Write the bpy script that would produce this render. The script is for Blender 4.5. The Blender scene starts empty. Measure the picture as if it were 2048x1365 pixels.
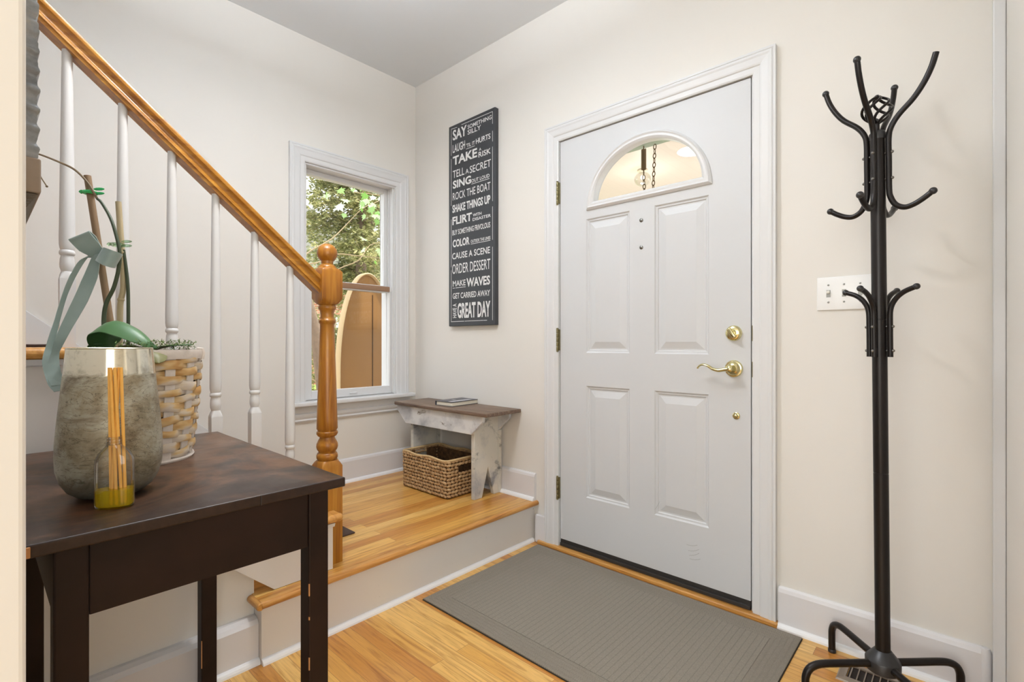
import bpy, bmesh, math, random
from mathutils import Vector, Matrix, noise as mnoise
R = math.radians
PI = math.pi
scene = bpy.context.scene
COL = scene.collection
rng = random.Random(7)

# ------------------------------------------------------------------ camera, world, lights, exposure
CAM = Vector((2.745, -2.032, 1.0532))
cd = bpy.data.cameras.new('camera')
cam = bpy.data.objects.new('camera', cd)
COL.objects.link(cam)
cam.location = CAM
cam.rotation_euler = (R(90), 0, R(42.45))
cd.lens = 989.2 * 36 / 2048
cd.sensor_width = 36
cd.shift_y = 3.6 / 2048
cd.clip_start = 0.02
scene.camera = cam

scene.view_settings.view_transform = 'Standard'
scene.view_settings.look = 'None'
scene.view_settings.exposure = 0.03
scene.view_settings.gamma = 1.0
scene.view_settings.use_curve_mapping = False

world = bpy.data.worlds.new('world')
scene.world = world
world.use_nodes = True
bg = world.node_tree.nodes['Background']
bg.inputs[0].default_value = (0.93, 0.97, 1.0, 1)
bg.inputs[1].default_value = 2.2

def light(name, kind, loc, energy, color=(1, 1, 1), size=1.0, size_y=None, aim=None):
    ld = bpy.data.lights.new(name, kind)
    ld.energy = energy
    ld.color = color
    if kind == 'AREA':
        ld.size = size
        if size_y:
            ld.shape = 'RECTANGLE'
            ld.size_y = size_y
        else:
            ld.shape = 'DISK'
    elif kind == 'SUN':
        ld.angle = size
    else:
        ld.shadow_soft_size = size
    o = bpy.data.objects.new(name, ld)
    o.location = loc
    if aim is not None:
        o.rotation_euler = (Vector(aim) - Vector(loc)).to_track_quat('-Z', 'Y').to_euler()
    COL.objects.link(o)
    return o

# entry ceiling lamp and its added uplight, added fill panels in the room behind the camera, garden sun, porch lamp
light('entry_ceiling_fill', 'AREA', (1.34, -1.33, 2.52), 39, (0.90, 0.99, 1.09), 0.34, aim=(1.34, -1.33, 4))  # added fill aimed up to brighten the ceiling
light('entry_lamp_light', 'AREA', (1.34, -1.33, 2.395), 13, (1.0, 0.97, 0.94), 0.2)
light('room_fill_panel', 'AREA', (5.7, -2.6, 1.55), 44, (0.97, 1.02, 0.99), 2.6, 1.9, aim=(1.5, -0.6, 1.2))  # added fill panel, no window is built behind it
light('room_fill_panel_side', 'AREA', (2.6, -5.7, 1.6), 78, (0.97, 1.02, 1.0), 2.6, 2.0, aim=(1.8, 0, 1.2))  # second added fill panel, facing the door wall
light('room_fill_panel_corner', 'AREA', (4.6, -4.2, 1.5), 30, (0.97, 1.02, 1.0), 3.0, 2.2, aim=(1.2, -0.9, 1.1))  # broad soft fill added in the unseen room
light('garden_sun', 'SUN', (0, 6, 8), 4.6, (1.0, 0.97, 0.92), R(2), aim=(-2.6, 4.2, 0))
light('porch_lamp_light', 'POINT', (0.87, 1.54, 2.20), 2.2, (1.0, 0.93, 0.84), 0.05)

# ------------------------------------------------------------------ materials
def S(r, g, b):
    f = lambda c: (c / 255 / 12.92) if c / 255 <= 0.04045 else ((c / 255 + 0.055) / 1.055) ** 2.4
    return (f(r), f(g), f(b), 1)

class NT:
    def __init__(s, name):
        s.m = bpy.data.materials.new(name)
        s.m.use_nodes = True
        s.t = s.m.node_tree
        s.b = s.t.nodes['Principled BSDF']
        s.out = s.t.nodes['Material Output']
    def n(s, kind, **kw):
        nd = s.t.nodes.new(kind)
        for k, v in kw.items():
            if k in nd.inputs:
                nd.inputs[k].default_value = v
            else:
                setattr(nd, k, v)
        return nd
    def l(s, a, b):
        s.t.links.new(a, b)
    def coords(s, scale=(1, 1, 1), rot=(0, 0, 0), which='Object'):
        tc = s.n('ShaderNodeTexCoord')
        mp = s.n('ShaderNodeMapping')
        mp.inputs['Scale'].default_value = scale
        mp.inputs['Rotation'].default_value = rot
        s.l(tc.outputs[which], mp.inputs['Vector'])
        return mp.outputs['Vector']
    def noise(s, vec, scale=5, detail=4, rough=0.55, dist=0.0):
        n = s.n('ShaderNodeTexNoise')
        n.inputs['Scale'].default_value = scale
        n.inputs['Detail'].default_value = detail
        n.inputs['Roughness'].default_value = rough
        n.inputs['Distortion'].default_value = dist
        s.l(vec, n.inputs['Vector'])
        return n.outputs['Fac']
    def ramp(s, fac, stops):
        r = s.n('ShaderNodeValToRGB')
        e = r.color_ramp.elements
        e[0].position, e[0].color = stops[0]
        e[1].position, e[1].color = stops[-1]
        for p, c in stops[1:-1]:
            x = e.new(p)
            x.color = c
        s.l(fac, r.inputs['Fac'])
        return r.outputs['Color']
    def mix(s, fac, a, b, mode='MIX'):
        m = s.n('ShaderNodeMix', data_type='RGBA', blend_type=mode)
        for i, v in ((0, fac), (6, a), (7, b)):
            if hasattr(v, 'node'):
                s.l(v, m.inputs[i])
            else:
                m.inputs[i].default_value = v
        return m.outputs[2]
    def math(s, op, a, b=0.0):
        m = s.n('ShaderNodeMath', operation=op)
        for i, v in enumerate((a, b)):
            if hasattr(v, 'node'):
                s.l(v, m.inputs[i])
            else:
                m.inputs[i].default_value = v
        return m.outputs[0]
    def bump(s, h, strength=0.2, dist=0.002):
        b = s.n('ShaderNodeBump')
        b.inputs['Strength'].default_value = strength
        b.inputs['Distance'].default_value = dist
        s.l(h, b.inputs['Height'])
        s.l(b.outputs['Normal'], s.b.inputs['Normal'])
    def set(s, color=None, rough=None, metal=None, spec=None):
        for k, v in (('Base Color', color), ('Roughness', rough), ('Metallic', metal), ('Specular IOR Level', spec)):
            if v is None:
                continue
            if hasattr(v, 'node'):
                s.l(v, s.b.inputs[k])
            else:
                s.b.inputs[k].default_value = v
        return s

def flat(name, color, rough=0.5, metal=0.0, vary=0.06, scale=6, bump=0.0, bscale=60, spec=None):
    t = NT(name)
    v = t.coords()
    n = t.noise(v, scale, 3)
    dark = tuple(c * (1 - vary) for c in color[:3]) + (1,)
    lite = tuple(min(1, c * (1 + vary)) for c in color[:3]) + (1,)
    t.set(t.mix(n, dark, lite), rough, metal, spec)
    if bump:
        t.bump(t.noise(v, bscale, 3), bump)
    return t.m

def oak(name, axis, base=(205, 145, 72), dark=(158, 98, 38), light_=(226, 172, 98), rough=0.32, gs=1.0):
    """Oak with grain running along the axis x, y or z of the object."""
    t = NT(name)
    sc = {'x': (1.6, 26, 26), 'y': (26, 1.6, 26), 'z': (26, 26, 1.6)}[axis]
    v = t.coords(tuple(c * gs for c in sc))
    n1 = t.noise(v, 1.6, 5, 0.6, 0.8)
    n2 = t.noise(v, 7.0, 3, 0.7)
    c = t.ramp(n1, [(0.3, S(*dark)), (0.5, S(*base)), (0.72, S(*light_))])
    c = t.mix(t.math('MULTIPLY', n2, 0.35), c, S(*[x * 0.72 for x in dark]))
    t.set(c, rough)
    t.b.inputs['Coat Weight'].default_value = 0.12
    t.b.inputs['Coat Roughness'].default_value = 0.15
    t.bump(n2, 0.08, 0.001)
    return t.m

def planks(name, rotated, length=0.9, row=0.0572):
    t = NT(name)
    v = t.coords(rot=(0, 0, R(90) if rotated else 0))
    br = t.n('ShaderNodeTexBrick')
    br.offset = 0.37
    br.offset_frequency = 2
    br.inputs['Scale'].default_value = 1.0
    br.inputs['Brick Width'].default_value = length
    br.inputs['Row Height'].default_value = row
    br.inputs['Mortar Size'].default_value = 0.0006
    br.inputs['Mortar Smooth'].default_value = 0.1
    br.inputs['Bias'].default_value = 0.0
    br.inputs['Color1'].default_value = (0, 0, 0, 1)
    br.inputs['Color2'].default_value = (1, 1, 1, 1)
    br.inputs['Mortar'].default_value = (0.5, 0.5, 0.5, 1)
    t.l(v, br.inputs['Vector'])
    tone = t.ramp(br.outputs['Color'], [(0.0, S(198, 134, 58)), (0.35, S(224, 170, 86)), (0.65, S(233, 184, 100)), (1.0, S(243, 200, 122))])
    # grain shifted per board
    mp = t.n('ShaderNodeMapping')
    mp.inputs['Scale'].default_value = (1.5, 22, 1)
    add = t.n('ShaderNodeVectorMath', operation='ADD')
    sc = t.n('ShaderNodeVectorMath', operation='SCALE')
    sc.inputs['Scale'].default_value = 7.3
    t.l(br.outputs['Color'], sc.inputs[0])
    t.l(v, add.inputs[0])
    t.l(sc.outputs[0], add.inputs[1])
    t.l(add.outputs[0], mp.inputs['Vector'])
    g1 = t.noise(mp.outputs['Vector'], 2.2, 6, 0.62, 1.6)
    g2 = t.noise(mp.outputs['Vector'], 9.0, 3, 0.7)
    gm = t.ramp(g1, [(0.32, (0.62, 0.5, 0.36, 1)), (0.5, (0.93, 0.9, 0.86, 1)), (0.7, (1.08, 1.05, 1.0, 1))])
    c = t.mix(1.0, tone, gm, 'MULTIPLY')
    c = t.mix(t.math('MULTIPLY', g2, 0.22), c, S(120, 66, 20))
    c = t.mix(t.math('MULTIPLY', br.outputs['Fac'], 0.75), c, S(96, 56, 22))
    t.set(c, 0.34)
    t.b.inputs['Coat Weight'].default_value = 0.3
    t.b.inputs['Coat Roughness'].default_value = 0.18
    t.bump(t.math('SUBTRACT', 1.0, br.outputs['Fac']), 0.25, 0.0008)
    return t.m

def wall_paint(name, color, spots=False):
    t = NT(name)
    v = t.coords()
    n = t.noise(v, 1.3, 2)
    c = t.mix(n, tuple(x * 0.985 for x in color[:3]) + (1,), color)
    t.set(c, 0.62)
    t.bump(t.noise(v, 220, 3, 0.6), 0.05, 0.001)
    return t.m

def scuffed(name, color, amount=0.5):
    """White trim paint with small dark scuffs and chips."""
    t = NT(name)
    v = t.coords()
    n = t.noise(v, 46, 4, 0.6)
    m = t.ramp(n, [(0.70, (0, 0, 0, 1)), (0.745, (1, 1, 1, 1))])
    m2 = t.ramp(t.noise(v, 3.0, 2), [(0.5, (0, 0, 0, 1)), (0.62, (1, 1, 1, 1))])
    f = t.math('MULTIPLY', t.math('MULTIPLY', m, m2), amount)
    t.set(t.mix(f, color, S(120, 112, 100)), 0.45)
    return t.m

def glass_mat(name, tint=(1, 1, 1, 1), refl=0.08):
    t = NT(name)
    tr = t.n('ShaderNodeBsdfTransparent')
    tr.inputs[0].default_value = tint
    gl = t.n('ShaderNodeBsdfGlossy')
    gl.inputs['Roughness'].default_value = 0.0
    fr = t.n('ShaderNodeFresnel')
    fr.inputs['IOR'].default_value = 1.45
    ms = t.n('ShaderNodeMixShader')
    f = t.math('MINIMUM', t.math('MULTIPLY', fr.outputs[0], refl / 0.08), refl * 5)
    t.l(f, ms.inputs[0])
    t.l(tr.outputs[0], ms.inputs[1])
    t.l(gl.outputs[0], ms.inputs[2])
    t.l(ms.outputs[0], t.out.inputs['Surface'])
    return t.m

M = {}
M['wall'] = wall_paint('wall_paint', S(226, 222, 216))
M['ceil'] = wall_paint('ceiling_paint', S(230, 234, 238))
M['trim'] = flat('trim_white', S(217, 217, 218), 0.38, vary=0.01)
M['base'] = scuffed('baseboard_white', S(222, 220, 222), 0.5)
M['riser'] = scuffed('riser_white', S(222, 217, 212), 0.6)
M['shoe'] = flat('shoe_white', S(240, 240, 242), 0.35, vary=0.01)
M['door'] = scuffed('door_white', S(205, 206, 208), 0.25)
M['floor'] = planks('oak_floor', False)
M['landing'] = planks('oak_landing', True, 1.3)
M['oak_y'] = oak('oak_along_y', 'y')
M['oak_x'] = oak('oak_along_x', 'x', base=(212, 154, 80), dark=(170, 112, 48))
M['oak_z'] = oak('oak_along_z', 'z', base=(176, 114, 30), dark=(136, 78, 14), light_=(194, 136, 48))
M['oak_rail'] = oak('oak_rail', 'y', base=(176, 118, 36), dark=(138, 82, 18), light_=(198, 142, 56), rough=0.28)
M['black'] = flat('black_metal', S(36, 32, 31), 0.34, 0.55, 0.1)
M['blackhub'] = flat('black_plastic', S(48, 47, 48), 0.36, 0.2, 0.05)
M['brass'] = flat('polished_brass', S(216, 206, 158), 0.16, 1.0, 0.03)
M['hinge'] = flat('aged_brass', S(132, 124, 92), 0.38, 0.9, 0.2, 40)
M['steel'] = flat('grey_steel', S(120, 118, 114), 0.35, 0.9)
M['sweep'] = flat('door_sweep', S(46, 42, 40), 0.6)
M['plate'] = flat('switch_plate', S(240, 240, 240), 0.3, vary=0.005)
M['toggle'] = flat('toggle_white', S(222, 218, 208), 0.35)
M['glass'] = glass_mat('window_glass', (1, 1, 1, 1), 0.045)
M['lampglass'] = glass_mat('lamp_glass', (0.95, 0.95, 0.93, 1), 0.04)
M['meet'] = flat('meeting_rail', S(150, 116, 90), 0.5)

# dark stained, worn table wood
t = NT('dark_table_top')
v = t.coords((5, 60, 60))
v2 = t.coords()
g = t.noise(v, 1.0, 5, 0.65, 0.5)
w = t.ramp(t.noise(v2, 4.2, 7, 0.66, 0.9), [(0.44, (0, 0, 0, 1)), (0.60, (1, 1, 1, 1))])
c = t.ramp(g, [(0.3, S(30, 20, 17)), (0.7, S(52, 36, 30))])
gn = t.n('ShaderNodeNewGeometry')
sn = t.n('ShaderNodeSeparateXYZ')
t.l(gn.outputs['Normal'], sn.inputs[0])
w = t.math('MULTIPLY', w, t.math('GREATER_THAN', sn.outputs['Z'], 0.7))
c = t.mix(t.math('MULTIPLY', w, 0.6), c, S(124, 86, 58))
t.set(c, t.math('ADD', t.math('MULTIPLY', t.noise(v2, 9, 4), 0.3), 0.22), spec=0.35)
t.bump(g, 0.15, 0.001)
M['tabletop'] = t.m
t = NT('dark_table_frame')
v = t.coords()
n = t.noise(v, 55, 4, 0.65)
chip = t.ramp(n, [(0.735, (0, 0, 0, 1)), (0.765, (1, 1, 1, 1))])
c = t.ramp(t.noise(v, 7, 4), [(0.3, S(28, 17, 13)), (0.7, S(42, 26, 20))])
t.set(t.mix(t.math('MULTIPLY', chip, 0.75), c, S(150, 106, 70)), 0.5, spec=0.2)
M['tableframe'] = t.m

# chippy white paint over wood
def chippy(name, paint, under, lo, hi, sc=9):
    t = NT(name)
    v = t.coords()
    n = t.noise(v, sc, 7, 0.68, 0.6)
    n2 = t.noise(v, sc * 0.6, 5, 0.6)
    k = t.ramp(n, [(lo, (0, 0, 0, 1)), (hi, (1, 1, 1, 1))])
    c = t.mix(k, paint, under)
    c = t.mix(t.ramp(n2, [(0.48, (0, 0, 0, 1)), (0.66, (0.75, 0.75, 0.75, 1))]), c, S(146, 149, 158))
    t.set(c, 0.6)
    t.bump(n, 0.35, 0.002)
    return t.m
M['chippy'] = chippy('chippy_white', S(218, 218, 218), S(120, 112, 104), 0.60, 0.68)
M['chippy_leg'] = chippy('chippy_cream', S(208, 203, 192), S(108, 108, 106), 0.57, 0.68, 7)
t = NT('bench_top_wood')
v = t.coords((3, 40, 40))
g = t.noise(v, 1.5, 6, 0.65, 0.6)
t.set(t.ramp(g, [(0.28, S(66, 50, 40)), (0.5, S(112, 90, 74)), (0.75, S(150, 128, 108))]), 0.5)
t.bump(g, 0.3, 0.002)
M['benchtop'] = t.m

M['sign'] = flat('sign_charcoal', S(54, 56, 60), 0.55, vary=0.12, scale=14)
t = NT('sign_lettering')
v = t.coords()
k = t.ramp(t.noise(v, 60, 4, 0.6), [(0.66, (0, 0, 0, 1)), (0.7, (1, 1, 1, 1))])
t.set(t.mix(k, S(224, 224, 224), S(70, 72, 76)), 0.6)
M['letter'] = t.m

# seagrass, wicker
t = NT('seagrass')
v = t.coords()
n = t.noise(v, 38, 3, 0.6)
n2 = t.noise(t.coords((90, 90, 300)), 1, 3)
c = t.ramp(n, [(0.25, S(132, 96, 58)), (0.5, S(186, 150, 106)), (0.78, S(214, 186, 142))])
t.set(t.mix(t.math('MULTIPLY', n2, 0.35), c, S(96, 66, 38)), 0.7)
M['seagrass'] = t.m
t = NT('seagrass_gap_shade')  # dark tone stands in for shade in the braid gaps
t.set(t.ramp(t.noise(t.coords(), 60, 3), [(0.3, S(64, 42, 22)), (0.7, S(110, 78, 46))]), 0.8)
M['seagrass_shade'] = t.m
t = NT('wicker_weaver')
v = t.coords()
n = t.noise(t.coords((1, 1, 2.2)), 17, 2, 0.5)
st = t.noise(t.coords((40, 40, 700)), 1, 2)
c = t.ramp(n, [(0.36, S(200, 154, 92)), (0.48, S(222, 190, 136)), (0.56, S(222, 208, 186)), (0.66, S(214, 204, 194))])
t.set(t.mix(t.math('MULTIPLY', st, 0.4), c, S(150, 108, 66)), 0.6)
t.bump(st, 0.4, 0.001)
M['weaver'] = t.m
M['wickerpale'] = flat('wicker_whitewash', S(218, 208, 200), 0.65, vary=0.12, scale=50, bump=0.2, bscale=200)
M['wickerdark'] = flat('wicker_liner', S(70, 52, 38), 0.8)

# mercury glass: upper band mirror-like, lower band antiqued
t = NT('mercury_glass')
v = t.coords()
n = t.noise(v, 16, 7, 0.7, 0.3)
n2 = t.noise(t.coords((10, 10, 24)), 1.0, 6, 0.65, 0.8)
n3 = t.noise(v, 60, 5, 0.65)
tcx = t.n('ShaderNodeTexCoord')
sx = t.n('ShaderNodeSeparateXYZ')
t.l(tcx.outputs['Object'], sx.inputs[0])
edge = t.math('ADD', sx.outputs['Z'], t.math('MULTIPLY', t.math('SUBTRACT', n3, 0.5), 0.012))
up = t.ramp(edge, [(0.216, (0, 0, 0, 1)), (0.2185, (1, 1, 1, 1))])
low = t.ramp(n, [(0.26, S(96, 86, 66)), (0.46, S(152, 142, 120)), (0.62, S(176, 172, 156)), (0.78, S(210, 204, 186))])
low = t.mix(t.ramp(n2, [(0.5, (0, 0, 0, 1)), (0.68, (0.75, 0.75, 0.75, 1))]), low, S(96, 78, 56))
crk = t.noise(t.coords((15, 15, 46)), 1.0, 4, 0.6, 1.6)
low = t.mix(t.ramp(crk, [(0.485, (0, 0, 0, 1)), (0.5, (0.6, 0.6, 0.6, 1)), (0.515, (0, 0, 0, 1))]), low, S(44, 32, 22))
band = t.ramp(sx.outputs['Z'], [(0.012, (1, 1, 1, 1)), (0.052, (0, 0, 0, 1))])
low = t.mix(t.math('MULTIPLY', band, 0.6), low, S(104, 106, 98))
upc = t.mix(t.ramp(n, [(0.5, (0, 0, 0, 1)), (0.68, (0.8, 0.8, 0.8, 1))]), S(226, 222, 206), S(132, 124, 106))
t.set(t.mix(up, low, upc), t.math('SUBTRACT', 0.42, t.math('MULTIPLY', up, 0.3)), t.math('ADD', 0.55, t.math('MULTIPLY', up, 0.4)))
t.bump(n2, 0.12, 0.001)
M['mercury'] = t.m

# clear bottle, oil
M['bottle'] = glass_mat('bottle_glass', (0.965, 0.97, 0.965, 1), 0.15)
t = NT('diffuser_oil')
tr = t.n('ShaderNodeBsdfTransparent')
tr.inputs[0].default_value = (0.98, 0.90, 0.22, 1)
df = t.n('ShaderNodeBsdfPrincipled')
df.inputs['Base Color'].default_value = S(240, 214, 40)
df.inputs['Roughness'].default_value = 0.08
ms = t.n('ShaderNodeMixShader')
ms.inputs[0].default_value = 0.38
t.l(tr.outputs[0], ms.inputs[1])
t.l(df.outputs[0], ms.inputs[2])
t.l(ms.outputs[0], t.out.inputs['Surface'])
M['oil'] = t.m
M['reed'] = flat('reed_amber', S(236, 178, 84), 0.55, vary=0.12, scale=40)

# plants and ribbon
M['leaf'] = flat('orchid_leaf', S(72, 112, 66), 0.42, vary=0.2, scale=14)
M['leaf2'] = flat('orchid_leaf_old', S(112, 110, 62), 0.5, vary=0.2, scale=14)
M['stem'] = flat('orchid_stem', S(62, 74, 52), 0.5, vary=0.25, scale=20)
M['twig'] = flat('dry_spike', S(112, 92, 62), 0.6, vary=0.25, scale=20)
M['stake'] = flat('brown_stake', S(142, 116, 88), 0.6, vary=0.12, scale=30)
M['bamboo'] = flat('bamboo_stake', S(190, 174, 140), 0.55, vary=0.12, scale=30)
M['moss'] = flat('moss', S(96, 116, 60), 0.9, vary=0.45, scale=90)
t = NT('satin_ribbon')
t.set(t.mix(t.noise(t.coords(), 18, 2), S(130, 152, 148), S(170, 188, 184)), 0.34)
t.b.inputs['Sheen Weight'].default_value = 0.3
M['ribbon'] = t.m
M['clip'] = flat('green_clip', S(60, 190, 110), 0.25, vary=0.1)
M['clipclear'] = glass_mat('clear_clip', (0.72, 0.86, 0.72, 1), 0.12)

# door mat: woven dobby lines
t = NT('mat_field')
v = t.coords()
def stripes(vec, comp, period):
    s_ = t.n('ShaderNodeSeparateXYZ')
    t.l(vec, s_.inputs[0])
    return t.math('FRACT', t.math('DIVIDE', s_.outputs[comp], period))
ribs = stripes(v, 'X', 0.021)
rl = t.ramp(ribs, [(0.0, (0.55, 0.55, 0.55, 1)), (0.16, (1, 1, 1, 1))])
hx = t.coords((1, 1, 1), (0, 0, R(33)))
hb = t.ramp(stripes(hx, 'Y', 0.0042), [(0.35, (0.62, 0.62, 0.62, 1)), (0.6, (1.1, 1.1, 1.1, 1))])
nz = t.noise(v, 420, 2, 0.6)
c = t.mix(nz, S(116, 109, 99), S(162, 153, 140))
c = t.mix(0.6, c, t.mix(1.0, c, hb, 'MULTIPLY'))
c = t.mix(0.65, c, t.mix(1.0, c, rl, 'MULTIPLY'))
t.set(c, 0.95, spec=0.1)
t.bump(rl, 0.5, 0.002)
M['mat'] = t.m
t = NT('mat_border')
v = t.coords()
hx = t.coords((1, 1, 1), (0, 0, R(33)))
hb = t.ramp(stripes(hx, 'Y', 0.0045), [(0.35, (0.65, 0.65, 0.65, 1)), (0.6, (1.1, 1.1, 1.1, 1))])
c = t.mix(t.noise(v, 420, 2, 0.6), S(112, 105, 95), S(156, 147, 134))
t.set(t.mix(0.6, c, t.mix(1.0, c, hb, 'MULTIPLY')), 0.95, spec=0.1)
M['matborder'] = t.m
M['matedge'] = flat('mat_rubber', S(40, 37, 34), 0.8)
M['stairmat'] = flat('stair_mat', S(72, 54, 46), 0.95, vary=0.15, scale=200, bump=0.3, bscale=400)
M['vent'] = flat('vent_taupe', S(142, 128, 114), 0.4, 0.3)
M['ventdark'] = flat('vent_duct', S(34, 24, 18), 0.9)
# decor
t = NT('corrugated_zinc')
v = t.coords()
n = t.noise(v, 22, 6, 0.65)
t.set(t.ramp(n, [(0.3, S(104, 108, 112)), (0.55, S(140, 142, 144)), (0.75, S(170, 158, 138))]), 0.45, 0.6)
t.bump(n, 0.2, 0.002)
M['zinc'] = t.m
M['driftwood'] = flat('weathered_wood', S(146, 130, 114), 0.7, vary=0.2, scale=30, bump=0.3, bscale=80)
# outside
def leafy(name, a, b, trans=0.35):
    t = NT(name)
    oi = t.n('ShaderNodeNewGeometry')
    c = t.ramp(oi.outputs['Random Per Island'], [(0.0, S(*a)), (0.6, S(*[(x + y) / 2 for x, y in zip(a, b)])), (1.0, S(*b))])
    t.set(c, 0.55)
    tl = t.n('ShaderNodeBsdfTranslucent')
    t.l(c, tl.inputs['Color'])
    ms = t.n('ShaderNodeMixShader')
    ms.inputs[0].default_value = trans
    t.l(t.b.outputs[0], ms.inputs[1])
    t.l(tl.outputs[0], ms.inputs[2])
    t.l(ms.outputs[0], t.out.inputs['Surface'])
    return t.m
M['needles'] = leafy('needles', (122, 130, 78), (238, 230, 176), 0.45)
M['maple'] = leafy('maple_leaves', (120, 172, 62), (236, 246, 226), 0.4)
M['bush'] = leafy('bush_leaves', (96, 126, 56), (190, 200, 124))
M['bark'] = flat('bark', S(132, 112, 94), 0.85, vary=0.35, scale=25, bump=0.5, bscale=40)
M['twigs'] = flat('twig_bark', S(172, 152, 120), 0.8, vary=0.2, scale=25)
M['neutral_ground'] = flat('neutral_ground', S(178, 164, 146), 0.9, vary=0.2, scale=12)
M['lawn'] = flat('lawn', S(150, 184, 84), 0.9, vary=0.2, scale=8)
t = NT('brick')
br = t.n('ShaderNodeTexBrick')
br.inputs['Scale'].default_value = 1
br.inputs['Brick Width'].default_value = 0.22
br.inputs['Row Height'].default_value = 0.075
br.inputs['Mortar Size'].default_value = 0.006
br.inputs['Color1'].default_value = S(176, 104, 84)
br.inputs['Color2'].default_value = S(196, 128, 106)
br.inputs['Mortar'].default_value = S(206, 196, 186)
sx_b = t.n('ShaderNodeSeparateXYZ')
cx_b = t.n('ShaderNodeCombineXYZ')
t.l(t.coords(), sx_b.inputs[0])
t.l(sx_b.outputs['Y'], cx_b.inputs['X'])
t.l(sx_b.outputs['Z'], cx_b.inputs['Y'])
t.l(cx_b.outputs[0], br.inputs['Vector'])
t.set(br.outputs['Color'], 0.85)
M['brick'] = t.m
M['tan'] = flat('tan_fibreboard', S(150, 108, 56), 0.5, vary=0.08, scale=5)
M['tanrim'] = flat('pale_tan_rim', S(206, 178, 132), 0.5, vary=0.06)
M['dark_line'] = flat('dark_seam', S(70, 48, 28), 0.7)
t = NT('porch_beadboard')
v = t.coords()
f = stripes(v, 'X', 0.09)
g = t.ramp(f, [(0.0, (0.9, 0.9, 0.9, 1)), (0.05, (1, 1, 1, 1))])
t.set(t.mix(1.0, S(226, 215, 208), g, 'MULTIPLY'), 0.5)
t.bump(g, 0.2, 0.003)
M['porch'] = t.m
M['porchbeam'] = flat('porch_green', S(146, 160, 140), 0.6)
M['porchfloor'] = flat('porch_concrete', S(206, 198, 184), 0.8)
M['rust'] = flat('rusty_chain', S(120, 98, 66), 0.5, 0.7, 0.2, 60)
M['book'] = flat('book_cover', S(72, 70, 76), 0.4, vary=0.1)
M['pages'] = flat('book_pages', S(226, 218, 200), 0.7, vary=0.05, scale=200)
M['white_em'] = flat('lamp_metal', S(214, 206, 190), 0.4)
t = NT('lamp_diffuser')
t.b.inputs['Base Color'].default_value = S(250, 244, 232)
t.b.inputs['Emission Color'].default_value = (1, 0.93, 0.84, 1)
t.b.inputs['Emission Strength'].default_value = 1.5
M['diffuser'] = t.m

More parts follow.
